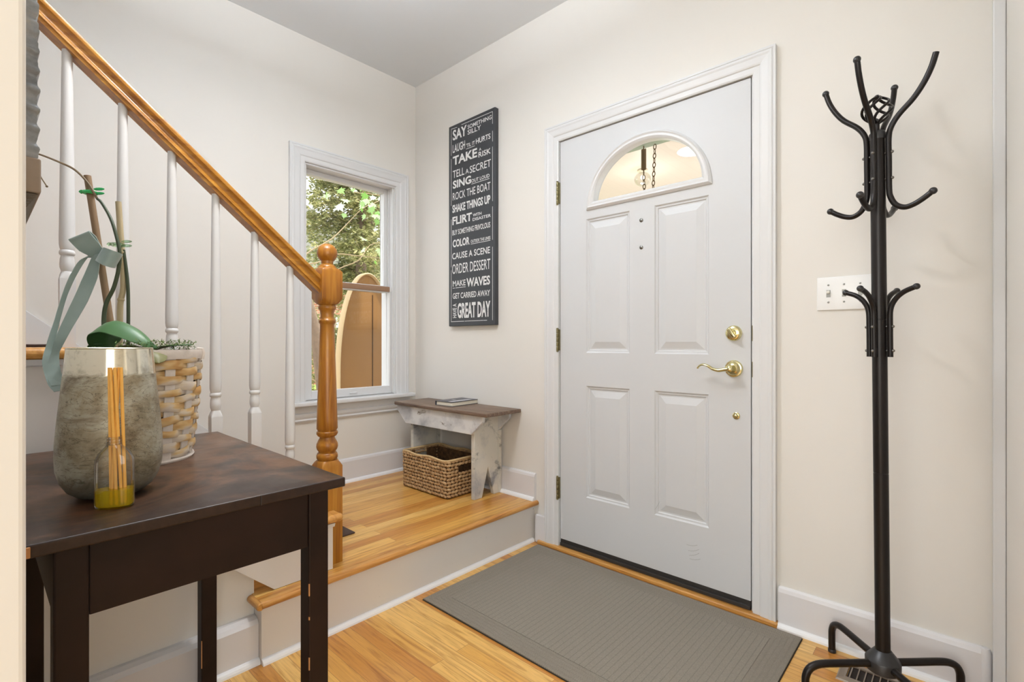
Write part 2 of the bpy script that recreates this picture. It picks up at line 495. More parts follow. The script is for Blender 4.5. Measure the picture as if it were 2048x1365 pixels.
# ------------------------------------------------------------------ mesh helpers
class MB:
    def __init__(s):
        s.v, s.f, s.sm = [], [], []
    def add(s, verts, faces, smooth=False):
        o = len(s.v)
        s.v += [tuple(p) for p in verts]
        s.f += [tuple(i + o for i in f) for f in faces]
        s.sm += [smooth] * len(faces)
        return s
    def box(s, a, b):
        x0, y0, z0 = a
        x1, y1, z1 = b
        vs = [(x0, y0, z0), (x1, y0, z0), (x1, y1, z0), (x0, y1, z0), (x0, y0, z1), (x1, y0, z1), (x1, y1, z1), (x0, y1, z1)]
        return s.add(vs, [(3, 2, 1, 0), (4, 5, 6, 7), (0, 1, 5, 4), (1, 2, 6, 5), (2, 3, 7, 6), (3, 0, 4, 7)])
    def rbox(s, a, b, r, seg=3):
        """box with every edge rounded"""
        bm = bmesh.new()
        bmesh.ops.create_cube(bm, size=1)
        for v_ in bm.verts:
            v_.co = Vector([(a[i] + b[i]) / 2 + v_.co[i] * (b[i] - a[i]) for i in range(3)])
        bmesh.ops.bevel(bm, geom=list(bm.edges), offset=r, segments=seg, affect='EDGES', profile=0.5)
        return s.bm(bm, True)
    def bm(s, bm, smooth=False):
        bm.verts.index_update()
        s.add([v_.co.copy() for v_ in bm.verts], [[v_.index for v_ in f.verts] for f in bm.faces], smooth)
        bm.free()
        return s
    def loft(s, rings, closed=True, cap=True, smooth=True):
        n = len(rings[0])
        vs = [p for r_ in rings for p in r_]
        fs = []
        m = n if closed else n - 1
        for k in range(len(rings) - 1):
            for i in range(m):
                j = (i + 1) % n
                fs.append((k * n + i, k * n + j, (k + 1) * n + j, (k + 1) * n + i))
        s.add(vs, fs, smooth)
        if cap and closed:
            s.add(rings[0], [tuple(range(n))[::-1]])
            s.add(rings[-1], [tuple(range(n))])
        return s
    def lathe(s, prof, c=(0, 0, 0), n=32, cap=True, ex=1.0, ey=1.0, rot=0.0):
        rings = []
        cr, sr = math.cos(rot), math.sin(rot)
        for r_, z in prof:
            ring = []
            for i in range(n):
                a = 2 * PI * i / n
                x, y = r_ * ex * math.cos(a), r_ * ey * math.sin(a)
                ring.append((c[0] + x * cr - y * sr, c[1] + x * sr + y * cr, c[2] + z))
            rings.append(ring)
        return s.loft(rings, True, cap)
    def tube(s, pts, r, n=10, cap=True, closed=False):
        pts = [Vector(p) for p in pts]
        rs = r if isinstance(r, (list, tuple)) else [r] * len(pts)
        m = len(pts)
        tang = []
        for i in range(m):
            if closed:
                tt = pts[(i + 1) % m] - pts[i - 1]
            else:
                tt = pts[min(i + 1, m - 1)] - pts[max(i - 1, 0)]
            tang.append(tt.normalized() if tt.length > 1e-9 else Vector((0, 0, 1)))
        up = Vector((0, 0, 1)) if abs(tang[0].z) < 0.9 else Vector((1, 0, 0))
        nr = tang[0].cross(up).normalized()
        rings = []
        for i in range(m):
            nr = (nr - tang[i] * nr.dot(tang[i])).normalized()
            bn = tang[i].cross(nr)
            rings.append([pts[i] + (nr * math.cos(2 * PI * k / n) + bn * math.sin(2 * PI * k / n)) * rs[i] for k in range(n)])
        if closed:
            rings.append(rings[0])
        return s.loft(rings, True, cap and not closed)
    def ball(s, c, r, n=14, m=10, sc=(1, 1, 1)):
        prof = [(max(1e-5, r * math.sin(PI * i / m)), -r * math.cos(PI * i / m)) for i in range(m + 1)]
        rings = [[(c[0] + q * sc[0] * math.cos(2 * PI * k / n), c[1] + q * sc[1] * math.sin(2 * PI * k / n), c[2] + z * sc[2]) for k in range(n)] for q, z in prof]
        return s.loft(rings, True, False)
    def prism(s, poly, axis, a, b):
        """polygon of 2D points extruded along an axis from a to b; poly order (u, v) = the other two axes in xyz order"""
        def P(u, v_, w):
            return {'x': (w, u, v_), 'y': (u, w, v_), 'z': (u, v_, w)}[axis]
        n = len(poly)
        vs = [P(u, v_, a) for u, v_ in poly] + [P(u, v_, b) for u, v_ in poly]
        fs = [tuple(range(n))[::-1], tuple(range(n, 2 * n))]
        fs += [(i, (i + 1) % n, n + (i + 1) % n, n + i) for i in range(n)]
        return s.add(vs, fs)
    def frame(s, corners, offs, prof, P, closed=False):
        """mitred moulding: corners = inner-edge 2D points, offs = outward direction (sum) per corner, prof = [(u, h)], P(a, b, h) -> 3D"""
        rings = [[P(c[0] + o[0] * u, c[1] + o[1] * u, h) for u, h in prof] for c, o in zip(corners, offs)]
        if closed:
            rings.append(rings[0])
        return s.loft(rings, True, not closed, smooth=False)
    def build(s, name, mat, parent=None, bevel=0.0, seg=2, autosmooth=True):
        me = bpy.data.meshes.new(name)
        me.from_pydata(s.v, [], s.f)
        bm = bmesh.new()
        bm.from_mesh(me)
        bmesh.ops.remove_doubles(bm, verts=bm.verts, dist=1e-6)
        bmesh.ops.recalc_face_normals(bm, faces=bm.faces)
        bm.to_mesh(me)
        bm.free()
        sm = s.sm
        if len(sm) == len(me.polygons):
            me.polygons.foreach_set('use_smooth', sm)
        elif any(sm):
            me.polygons.foreach_set('use_smooth', [True] * len(me.polygons))
        if any(sm):
            bm = bmesh.new()
            bm.from_mesh(me)
            for e in bm.edges:
                if len(e.link_faces) == 2 and e.calc_face_angle(0) > R(40):
                    e.smooth = False
            bm.to_mesh(me)
            bm.free()
        o = bpy.data.objects.new(name, me)
        COL.objects.link(o)
        if mat is not None:
            me.materials.append(mat)
        if parent is not None:
            o.parent = parent
        if bevel:
            b = o.modifiers.new('soft_edges', 'BEVEL')
            b.width = bevel
            b.segments = seg
            b.limit_method = 'ANGLE'
            b.angle_limit = R(35)
        return o

def tag(o, label=None, cat=None, group=None, kind=None):
    if label:
        o['label'] = label
    if cat:
        o['category'] = cat
    if group:
        o['group'] = group
    if kind:
        o['kind'] = kind
    return o

def thing(name, label, cat, loc=(0, 0, 0), rz=0.0, group=None):
    o = bpy.data.objects.new(name, None)
    COL.objects.link(o)
    o.empty_display_size = 0.1
    o.location = loc
    o.rotation_euler = (0, 0, rz)
    return tag(o, label, cat, group)

def struct(o, label=None, cat=None):
    return tag(o, label, cat, None, 'structure')

def smooth_path(pts, k=6):
    """Catmull-Rom through the points"""
    P = [Vector(p) for p in pts]
    P = [P[0] * 2 - P[1]] + P + [P[-1] * 2 - P[-2]]
    out = []
    for i in range(1, len(P) - 2):
        for j in range(k):
            t_ = j / k
            a, b, c_, d = P[i - 1], P[i], P[i + 1], P[i + 2]
            out.append(0.5 * ((2 * b) + (c_ - a) * t_ + (2 * a - 5 * b + 4 * c_ - d) * t_ * t_ + (3 * b - a - 3 * c_ + d) * t_ ** 3))
    out.append(P[-2])
    return out

# ------------------------------------------------------------------ setting
CEIL = 2.784
LZ = 0.215          # landing height
struct(MB().box((1.0, -6.0, -0.1), (6.0, 0.14, 0)).build('floor', M['floor']), 'narrow oak strip floor of the entry', 'floor')
# landing: oak boards, bullnose edge, white riser, shoe
lf = MB().box((0, -1.40, 0.19), (1.052, 0, LZ)).build('landing_floor', M['landing'])
struct(lf, 'raised oak landing one step above the entry floor', 'floor')
nose = MB()
prof = [(1.050, 0.190), (1.068, 0.190)] + [(1.0675 + 0.0125 * math.cos(a), 0.2025 + 0.0125 * math.sin(a)) for a in [R(x) for x in range(-75, 91, 15)]] + [(1.050, LZ)]
nose.prism(prof, 'y', -1.40, 0.0)
nose.build('nosing', M['oak_y'], lf)
# return of the nosing around the end
ret = MB()
pr_ = [(-1.398, 0.190), (-1.404, 0.190)] + [(-1.4045 - 0.0125 * math.cos(a), 0.2025 + 0.0125 * math.sin(a)) for a in [R(x) for x in range(-75, 91, 15)]] + [(-1.398, LZ)]
ret.prism(pr_, 'x', 0.991, 1.079)
ret.build('nosing_return', M['oak_x'], lf, bevel=0.004)
MB().box((0.0, -1.392, 0), (1.050, 0, 0.19)).build('riser', M['riser'], lf, bevel=0.002)
def shoe(path, name, parent, z, r=0.016):
    """quarter-round shoe moulding; path = [(x, y, outward dx, outward dy)] corners"""
    mb = MB()
    rings = []
    for x, y, dx, dy in path:
        ring = [(x, y, z)] + [(x + dx * r * math.cos(a), y + dy * r * math.cos(a), z + r * 1.15 * math.sin(a)) for a in [R(q) for q in (0, 22, 45, 68, 90)]]
        rings.append(ring)
    mb.loft(rings, True, True, smooth=False)
    return mb.build(name, M['shoe'], parent)
shoe([(1.050, -1.392, 1, 0), (1.050, -0.018, 1, 0)], 'shoe_moulding', lf, 0)

# window wall
WY0, WY1, WZ0, WZ1 = -0.772, -0.152, 0.716, 2.080
mb = MB()
mb.box((-0.15, -4.0, -0.1), (0, WY0, CEIL)).box((-0.15, WY1, -0.1), (0, 0.15, CEIL))
mb.box((-0.15, WY0, -0.1), (0, WY1, WZ0)).box((-0.15, WY0, WZ1), (0, WY1, CEIL))
struct(mb.build('wall_left', M['wall']), 'cream painted wall with the tall window beside the stairs', 'wall')
# door wall
DX0, DX1, DZ1 = 1.205, 2.152, 2.094
mb = MB()
mb.box((0, 0, -0.1), (DX0, 0.15, CEIL)).box((DX1, 0, -0.1), (3.0, 0.15, CEIL)).box((DX0, 0, DZ1), (DX1, 0.15, CEIL))
struct(mb.build('wall_front', M['wall']), 'cream painted wall with the white entry door', 'wall')
struct(MB().box((2.834, -1.15, 0), (3.0, 0, CEIL)).build('wall_right', M['wall']), 'cream wall end at the edge of the opening by the coat rack', 'wall')
struct(MB().box((1.065, -2.12, 0), (2.0, -1.992, CEIL)).build('wall_side', M['wall'], bevel=0.006, seg=3), 'cream wall end beside the dark table', 'wall')
struct(MB().box((1.065, -4.0, 0), (1.19, -2.12, CEIL)).build('wall_stair', M['wall']), 'cream wall closing the upper stairs', 'wall')
struct(MB().box((-0.15, -4.12, -0.1), (1.19, -4.0, CEIL)).build('wall_stair_end', M['wall']), 'cream wall at the top of the stairwell', 'wall')
mb = MB()
mb.box((6.0, -6.0, 0), (6.12, 0.15, CEIL)).box((1.0, -6.12, 0), (6.12, -6.0, CEIL)).box((1.0, -6.0, 0), (1.065, -4.12, CEIL)).box((3.0, 0, 0), (6.0, 0.15, CEIL))
struct(mb.build('wall_rear', M['wall']), 'cream walls of the room behind the entry', 'wall')
struct(MB().box((-0.15, -6.12, CEIL), (6.12, 0.15, CEIL + 0.1)).build('ceiling', M['ceil']), 'plain pale grey ceiling', 'ceiling')
# understair wall (cream) below the stringer
SL = 0.861
def strz(y):                      # lower edge line of the stringer board
    return 0.219 + (-1.342 - y) * SL
# baseboards
def baseboard(name, path, z0, h, label, th=0.016, sh=True):
    """path: list of (x, y, ox, oy): wall-line points with the outward offset direction"""
    mb = MB()
    prof = [(0, 0), (th, 0), (th, h - 0.018), (th * 0.75, h - 0.006), (th * 0.35, h), (0, h)]
    mb.loft([[(x + ox * u, y + oy * u, z0 + q) for u, q in prof] for x, y, ox, oy in path], True, True, smooth=False)
    b = struct(mb.build(name, M['base']), label, 'baseboard')
    if sh:
        shoe([(x + ox * th, y + oy * th, ox, oy) for x, y, ox, oy in path], 'shoe_moulding', b, z0)
    return b
baseboard('baseboard_left', [(0, -1.02, 1, 0), (0, -0.0, 1, -1)], LZ, 0.143, 'white baseboard on the landing below the window')
baseboard('baseboard_front', [(0.017, 0, 0, -1), (1.062, 0, 0, -1)], LZ, 0.143, 'white baseboard on the landing behind the painted bench')
baseboard('baseboard_right', [(2.236, 0, 0, -1), (2.786, 0, 0, -1)], 0, 0.150, 'white baseboard behind the coat rack')
bs = MB()
bs.lathe([(0.0165, 0), (0.0165, 0.134), (0.012, 0.148), (0.006, 0.150)], (2.789, -0.001, 0), 20)
bs.build('baseboard_end', M['base'], bpy.data.objects['baseboard_right'])
baseboard('baseboard_stairs', [(0.990, -1.990, 1, 0), (0.990, -1.393, 1, 0)], 0, 0.146, 'white baseboard under the stairs behind the table', 0.040)
struct(MB().box((1.066, -0.018, 0.0), (1.138, 0, 0.146)).build('baseboard_corner', M['base'], bevel=0.004), 'short white baseboard block between step and door casing', 'baseboard')
# trim strip in the corner by the opening
struct(MB().box((2.806, -0.03, 0), (2.8335, 0, CEIL)).build('trim_1', M['trim'], bevel=0.003), 'white vertical trim in the corner by the coat rack', 'trim')

# door casing + window casing
CAS = [(0, 0), (0, 0.010), (0.006, 0.0125), (0.026, 0.0125), (0.030, 0.016), (0.036, 0.0175), (0.058, 0.0195), (0.066, 0.022), (0.072, 0.022), (0.076, 0.019), (0.0785, 0.021), (0.086, 0.021), (0.086, 0)]
def casing(name, a0, a1, z0, z1, P, scl=1.0, label='', cat='trim'):
    prof = [(u * scl, h) for u, h in CAS]
    mb = MB()
    mb.frame([(a0, z0), (a0, z1), (a1, z1), (a1, z0)], [(-1, 0), (-1, 1), (1, 1), (1, 0)], prof, P)
    return struct(mb.build(name, M['trim']), label, cat)
casing('trim_2', 1.216, 2.146, 0.018, 2.082, lambda a, b, h: (a, -h, b), 0.96, 'white moulded casing around the entry door', 'door casing')

# oak threshold in front of the door
th = MB().rbox((1.092, -0.032, 0.0), (2.237, 0.0, 0.018), 0.004)
th.box((DX0, 0.0, 0), (DX1, 0.15, 0.018))
struct(th.build('door_sill', M['oak_x']), 'oak threshold board under the entry door', 'threshold')

# ------------------------------------------------------------------ entry door
dr = bpy.data.objects.new('door_1', None)
COL.objects.link(dr)
dr.location = (1.222, 0, 0)
struct(dr, 'white four panel entry door with half round window', 'door')
def dp(mb, name, mat, bevel=0.0, parent=None, **kw):
    """door part: vertices given in world coordinates"""
    base = (parent or dr)
    mb.v = [(x - 1.222, y, z) for x, y, z in mb.v]
    o = mb.build(name, mat, base, bevel, **kw)
    return o
X0, X1, Z0, Z1 = 1.222, 2.136, 0.0546, 2.078
mb = MB()
def quad(a, b, c, d):
    mb.add([a, b, c, d], [(0, 1, 2, 3)])
PXs = [(1.378, 1.615), (1.737, 1.975)]
PZs = [(0.295, 0.842), (1.005, 1.658)]
xs = [X0, 1.378, 1.615, 1.737, 1.975, X1]
zs = [Z0, 0.295, 0.842, 1.005, 1.658, 1.70]
for i in range(5):
    for j in range(5):
        xa, xb, za, zb = xs[i], xs[i + 1], zs[j], zs[j + 1]
        if (xa, xb) in PXs and (za, zb) in PZs:
            loops = [(0, 0), (0.006, 0.006), (0.012, 0.0065), (0.016, 0.011), (0.022, 0.011), (0.050, 0.002), (0.052, 0.0012)]
            prev = None
            for ins, d in loops:
                L = [(xa + ins, d, za + ins), (xb - ins, d, za + ins), (xb - ins, d, zb - ins), (xa + ins, d, zb - ins)]
                if prev:
                    for k in range(4):
                        quad(prev[k], prev[(k + 1) % 4], L[(k + 1) % 4], L[k])
                prev = L
            quad(*prev)
        else:
            quad((xa, 0, za), (xb, 0, za), (xb, 0, zb), (xa, 0, zb))
# upper field with the half-round opening
AX, AB, AW, AH = 1.686, 1.728, 0.268, 0.236
N = 36
quad((X0, 0, 1.70), (X1, 0, 1.70), (X1, 0, AB), (X0, 0, AB))
quad((X0, 0, AB), (AX - AW, 0, AB), (AX - AW, 0, Z1), (X0, 0, Z1))
quad((AX + AW, 0, AB), (X1, 0, AB), (X1, 0, Z1), (AX + AW, 0, Z1))
arc = [(AX - AW * math.cos(PI * i / N), AB + AH * math.sin(PI * i / N)) for i in range(N + 1)]
for i in range(N):
    (xa, za), (xb, zb) = arc[i], arc[i + 1]
    quad((xa, 0, za), (xb, 0, zb), (xb, 0, Z1), (xa, 0, Z1))
    quad((xa, 0, za), (xb, 0, zb), (xb, 0.044, zb), (xa, 0.044, za))
    quad((xa, 0.044, za), (xb, 0.044, zb), (xb, 0.044, Z1), (xa, 0.044, Z1))
quad((AX - AW, 0, AB), (AX + AW, 0, AB), (AX + AW, 0.044, AB), (AX - AW, 0.044, AB))
quad((X0, 0.044, Z0), (X1, 0.044, Z0), (X1, 0.044, AB), (X0, 0.044, AB))
quad((X0, 0.044, AB), (AX - AW, 0.044, AB), (AX - AW, 0.044, Z1), (X0, 0.044, Z1))
quad((AX + AW, 0.044, AB), (X1, 0.044, AB), (X1, 0.044, Z1), (AX + AW, 0.044, Z1))
for a, b in (((X0, Z0), (X1, Z0)), ((X1, Z0), (X1, Z1)), ((X1, Z1), (X0, Z1)), ((X0, Z1), (X0, Z0))):
    quad((a[0], 0, a[1]), (b[0], 0, b[1]), (b[0], 0.044, b[1]), (a[0], 0.044, a[1]))
slab = dp(mb, 'slab', M['door'])
# arch frame (raised moulding)
mb = MB()
FB, FW0, FH0 = 1.700, 0.303, 0.295
IB, IW, IH = 1.736, 0.262, 0.222
prof = [(0, -0.001), (0, 0.006), (0.25, 0.016), (0.45, 0.012), (0.7, 0.013), (0.9, 0.008), (1.0, 0.004), (1.0, -0.03)]
def archpt(t_, u):
    w, h, b = FW0 + (IW - FW0) * u, FH0 + (IH - FH0) * u, FB + (IB - FB) * u
    return AX - w * math.cos(PI * t_), b + h * math.sin(PI * t_)
rings = []
for i in range(N + 1):
    rings.append([(archpt(i / N, u)[0], -h, archpt(i / N, u)[1]) for u, h in prof])
for k in range(9):
    tt = k / 8
    ring = []
    for u, h in prof:
        a, b = archpt(1, u), archpt(0, u)
        ring.append((a[0] + (b[0] - a[0]) * tt, -h, a[1] + (b[1] - a[1]) * tt))
    rings.append(ring)
mb.loft(rings, False, False, smooth=False)
dp(mb, 'window_frame', M['trim'])
mb = MB()
mb.prism([archpt(i / N, 0.9) for i in range(N + 1)], 'y', 0.020, 0.024)
dp(mb, 'glass', M['glass'])
# jamb, stop and weather strip
mb = MB()
for a, b in (((DX0 + 0.0005, 0.0005, 0.0185), (X0 - 0.004, 0.1495, 2.0935)), ((X1 + 0.004, 0.0005, 0.0185), (DX1 - 0.0005, 0.1495, 2.0935)), ((DX0 + 0.0005, 0.0005, Z1 + 0.004), (DX1 - 0.0005, 0.1495, 2.0935))):
    mb.box(a, b)
for a, b in (((X0 - 0.004, 0.047, 0.0185), (X0 + 0.012, 0.09, Z1)), ((X1 - 0.012, 0.047, 0.0185), (X1 + 0.004, 0.09, Z1)), ((X0, 0.047, Z1 - 0.012), (X1, 0.09, Z1 + 0.004))):
    mb.box(a, b)
dp(mb, 'jamb', M['trim'])
dp(MB().box((X0, 0.002, 0.0185), (X1, 0.05, Z0 - 0.002)).box((X0 - 0.0, -0.006, 0.020), (X1, 0.002, 0.036)), 'door_sweep', M['sweep'], 0.002)
for zc in (1.818, 1.068, 0.313):
    mb = MB()
    for k in range(5):
        z0 = zc - 0.056 + k * 0.0224
        mb.lathe([(0.0055, 0.0006), (0.0062, 0.002), (0.0062, 0.020), (0.0055, 0.0218)], (1.211, -0.0115, z0), 12)
    mb.ball((1.211, -0.0115, zc + 0.058), 0.0065, 10, 6, (1, 1, 0.6)).ball((1.211, -0.0115, zc - 0.058), 0.0065, 10, 6, (1, 1, 0.6))
    mb.box((1.213, -0.010, zc - 0.054), (1.2216, -0.0005, zc + 0.054))
    dp(mb, 'hinge', M['hinge'])
# deadbolt
def ylathe(mb, prof, cx, cz, n=32):
    mb.loft([[(cx + r_ * math.cos(2 * PI * k / n), -h, cz + r_ * math.sin(2 * PI * k / n)) for k in range(n)] for r_, h in prof], True, True)
    return mb
db = dp(ylathe(MB(), [(0.031, 0.0), (0.031, 0.006), (0.029, 0.012), (0.024, 0.016), (0.013, 0.017), (0.012, 0.021), (0.001, 0.0215)], 2.074, 1.091), 'deadbolt', M['brass'])
mb = MB()
mb.rbox((2.066, -0.038, 1.069), (2.082, -0.020, 1.113), 0.004)
ca, sa = math.cos(R(35)), math.sin(R(35))
mb.v = [(2.074 + (x - 2.074) * ca - (z - 1.091) * sa, y, 1.091 + (x - 2.074) * sa + (z - 1.091) * ca) for x, y, z in mb.v]
mb.v = [(x - 1.222, y, z) for x, y, z in mb.v]
mb.build('thumb_turn', M['brass'], db)
# lever handle
hd = dp(ylathe(MB(), [(0.034, 0.0), (0.034, 0.005), (0.031, 0.010), (0.027, 0.011), (0.025, 0.016), (0.019, 0.020), (0.015, 0.022), (0.012, 0.046), (0.013, 0.056), (0.008, 0.061), (0.001, 0.062)], 2.074, 0.951), 'handle_rose', M['brass'])
mb = MB()
pts = smooth_path([(2.076, -0.052, 0.951), (2.055, -0.054, 0.949), (2.034, -0.056, 0.945), (2.012, -0.057, 0.950), (1.992, -0.057, 0.962), (1.972, -0.055, 0.966), (1.957, -0.052, 0.960), (1.949, -0.050, 0.950)], 5)
nn = len(pts)
rings = []
for i, p in enumerate(pts):
    f_ = i / (nn - 1)
    hz = 0.0085 * (1 - 0.62 * f_)
    hy = 0.009 * (1 - 0.1 * f_)
    tg = (pts[min(i + 1, nn - 1)] - pts[max(i - 1, 0)]).normalized()
    up = Vector((0, 1, 0)).cross(tg).normalized()
    rings.append([p + up * hz * math.cos(2 * PI * k / 12) + Vector((0, 1, 0)) * hy * math.sin(2 * PI * k / 12) for k in range(12)])
mb.loft(rings)
mb.v = [(x - 1.222, y, z) for x, y, z in mb.v]
mb.build('lever', M['brass'], hd)
dp(ylathe(MB(), [(0.014, 0.0), (0.014, 0.003), (0.010, 0.006), (0.008, 0.006), (0.005, 0.010), (0.001, 0.011)], 2.083, 0.766, 20), 'lock_button', M['brass'])
for zc in (1.604, 1.482):
    dp(ylathe(MB(), [(0.0085, 0.0), (0.0085, 0.003), (0.0055, 0.005), (0.001, 0.0055)], 1.674, zc, 16), 'knocker_screw', M['steel'])
mb = MB()
for x, z, ang in ((1.905, 0.205, 12), (1.912, 0.185, 20), (1.914, 0.168, 25), (1.918, 0.150, 14), (1.75, 0.335, 60)):
    c_, s_ = math.cos(R(ang)), math.sin(R(ang))
    mb.tube([(x + u * c_, -0.0002, z + u * s_ + 0.004 * (u / 0.024) ** 2) for u in (-0.024, -0.012, 0, 0.012, 0.024)], 0.0006, 5)
dp(mb, 'scuff_mark', flat('scuff_grey', S(150, 148, 146), 0.6))
# strike plates seen in the gap
for zc in (1.09, 0.95):
    dp(MB().box((2.1405, -0.001, zc - 0.03), (2.1478, 0.004, zc + 0.03)), 'strike_plate', M['hinge'])

# ------------------------------------------------------------------ window
wn = bpy.data.objects.new('window_1', None)
COL.objects.link(wn)
wn.location = (0, -0.46, 0.72)
struct(wn, 'tall white double hung window on the landing', 'window')
def wp(mb, name, mat, bevel=0.0, parent=None):
    mb.v = [(x, y + 0.46, z - 0.72) for x, y, z in mb.v]
    return mb.build(name, mat, parent or wn, bevel)
prof = [(u, h) for u, h in CAS]
mb = MB()
mb.frame([(-0.765, 0.722), (-0.765, 2.074), (-0.160, 2.074), (-0.160, 0.722)], [(-1, 0), (-1, 1), (1, 1), (1, 0)], [(u * 1.04, h) for u, h in CAS], lambda a, b, h: (h, a, b))
wp(mb, 'casing', M['trim'])
wp(MB().rbox((0.0005, -0.868, 0.698), (0.058, -0.040, 0.722), 0.006).box((-0.03, -0.77, 0.7165), (0.001, -0.154, 0.722)), 'stool', M['trim'])
mb = MB()
prof = [(0, 0.604), (0.010, 0.606), (0.016, 0.616), (0.012, 0.624), (0.018, 0.636), (0.022, 0.652), (0.014, 0.660), (0.014, 0.698), (0, 0.698)]
mb.loft([[(0.0005 + h, y, z) for h, z in prof] for y in (-0.853, -0.056)], True, True, smooth=False)
wp(mb, 'apron', M['trim'])
# jamb liner
mb = MB()
mb.box((-0.1495, -0.7715, 0.7165), (0.0, -0.757, 2.0795)).box((-0.1495, -0.168, 0.7165), (0.0, -0.1525, 2.0795))
mb.box((-0.1495, -0.757, 2.064), (0.0, -0.168, 2.0795)).box((-0.1495, -0.757, 0.7165), (-0.03, -0.168, 0.726))
for y0, y1 in ((-0.757, -0.749), (-0.176, -0.168)):
    mb.box((-0.020, y0, 0.726), (-0.010, y1, 2.064)).box((-0.070, y0, 0.726), (-0.062, y1, 2.064))
wp(mb, 'jamb_liner', M['trim'])
def sash(x0, x1, z0, z1, gy0, gy1, gz0, gz1, name):
    mb = MB()
    mb.box((x0, -0.752, z0), (x1, gy0, z1)).box((x0, gy1, z0), (x1, -0.172, z1))
    mb.box((x0, gy0, gz1), (x1, gy1, z1)).box((x0, gy0, z0), (x1, gy1, gz0))
    o = wp(mb, name, M['trim'], 0.003)
    wp(MB().box(((x0 + x1) / 2 - 0.002, gy0 - 0.005, gz0 - 0.005), ((x0 + x1) / 2 + 0.002, gy1 + 0.005, gz1 + 0.005)), 'glass', M['glass'], 0, o)
    return o
us = sash(-0.118, -0.072, 1.385, 2.063, -0.722, -0.200, 1.428, 2.036, 'upper_sash')
ls = sash(-0.060, -0.022, 0.727, 1.384, -0.712, -0.190, 0.774, 1.380, 'lower_sash')
wp(MB().rbox((-0.062, -0.735, 1.384), (-0.018, -0.190, 1.418), 0.004), 'meeting_rail', M['meet'])
wp(MB().rbox((-0.062, -0.190, 1.384), (-0.018, -0.1725, 1.418), 0.003), 'rail_end', M['trim'])
wp(MB().rbox((-0.024, -0.475, 0.742), (-0.012, -0.425, 0.752), 0.004), 'sash_lift', M['trim'])

# ------------------------------------------------------------------ stairs
RUN, RISE, NY, TZ = 0.2400, 0.207, -1.098, 0.420
st = thing('staircase', 'white painted staircase with oak treads rising from the landing', 'staircase', (0.52, -1.12, LZ))
def sp(mb, name, mat, bevel=0.0, parent=None, lab=None):
    mb.v = [(x - 0.52, y + 1.12, z - LZ) for x, y, z in mb.v]
    o = mb.build(name, mat, parent or st, bevel)
    if lab:
        o['label'] = lab
    return o
NT_ = 7
for k in range(NT_):
    ny, tz = NY - RUN * k, TZ + RISE * k
    xr = 1.030 if k < 4 else 1.0
    th_ = 0.03
    mb = MB()
    def bull(cy, s_=1):
        return [(cy + s_ * 0.0, tz - th_)] + [(cy + s_ * (0.015 * math.cos(a)), tz - th_ / 2 + 0.015 * math.sin(a)) for a in [R(q) for q in range(-75, 90, 15)]] + [(cy, tz)]
    y_front = ny - 0.015
    poly = bull(y_front) + [(ny - RUN - 0.03, tz), (ny - RUN - 0.03, tz - th_)]
    nwl = 0.985 if k == 0 else None
    if k == 0:
        # first tread is notched around the newel post
        mb.prism(poly, 'x', 0.018, 0.9035)
        mb.prism([(-1.153, tz - th_), (-1.153, tz), (ny - RUN - 0.03, tz), (ny - RUN - 0.03, tz - th_)], 'x', 0.9035, 0.9855)
        mb.prism(poly, 'x', 0.9855, xr)
    else:
        mb.prism(poly, 'x', 0.018, xr)
    # return nosing along the open end
    rp = [(xr - 0.001, tz - th_)] + [(xr + 0.015 * math.cos(a), tz - th_ / 2 + 0.015 * math.sin(a)) for a in [R(q) for q in range(-75, 90, 15)]] + [(xr - 0.001, tz)]
    if k < 4:
        mb.prism(rp, 'y', ny - RUN - 0.012, ny - 0.008)
        mb.ball((xr, ny - 0.012, tz - th_ / 2), 0.015, 12, 8)
    sp(mb, 'tread', M['oak_x'])
    mb = MB()
    xe = 0.9035 if k == 0 else min(xr, 1.008) - 0.001
    mb.box((0.018, ny - 0.040, (LZ + 0.001) if k == 0 else tz - RISE), (xe, ny - 0.026, tz - th_))
    sp(mb, 'riser', M['riser'])
    if k < 4:  # cove under the return
        mb = MB()
        mb.prism([(xr - 0.01, tz - th_), (xr + 0.008, tz - th_), (xr + 0.002, tz - th_ - 0.014), (xr - 0.01, tz - th_ - 0.018)], 'y', ny - RUN - 0.01, ny - 0.03)
        sp(mb, 'cove_moulding', M['trim'])
poly = [(-1.393, 0.0005), (-1.991, 0.0005), (-1.991, strz(-1.991) + 0.05), (-1.393, strz(-1.393) + 0.03)]
sp(MB().prism(poly, 'x', 0.93, 0.9895), 'understair_wall', M['wall'], lab='cream wall below the stringer')
# stringer board: stepped top, slanted lower edge
poly = [(-1.128, LZ + 0.001)]
for k in range(4):
    ny, tz = NY - RUN * k, TZ + RISE * k
    poly += [(ny - 0.03, tz - 0.031), (max(ny - RUN - 0.03, -1.989), tz - 0.031)]
poly += [(-1.989, strz(-1.989)), (-1.338, LZ + 0.001)]
mb = MB().prism(poly, 'x', 0.9905, 1.020)
sp(mb, 'stringer', M['riser'], 0.0015)
# skirt board on the window wall
poly = [(-1.02, LZ), (-1.02, LZ + 0.143), (-1.06, 0.623 - 0.16), (-1.244 + 0.06, 0.623 - 0.052), (-2.4, 0.623 + (2.4 - 1.244) * 0.87), (-2.4, 0.5), (-1.12, LZ)]
sk = struct(MB().prism(poly, 'x', 0.0005, 0.0175).build('trim_3', M['trim'], bevel=0.003), 'white skirt board climbing the window wall beside the stairs', 'trim')

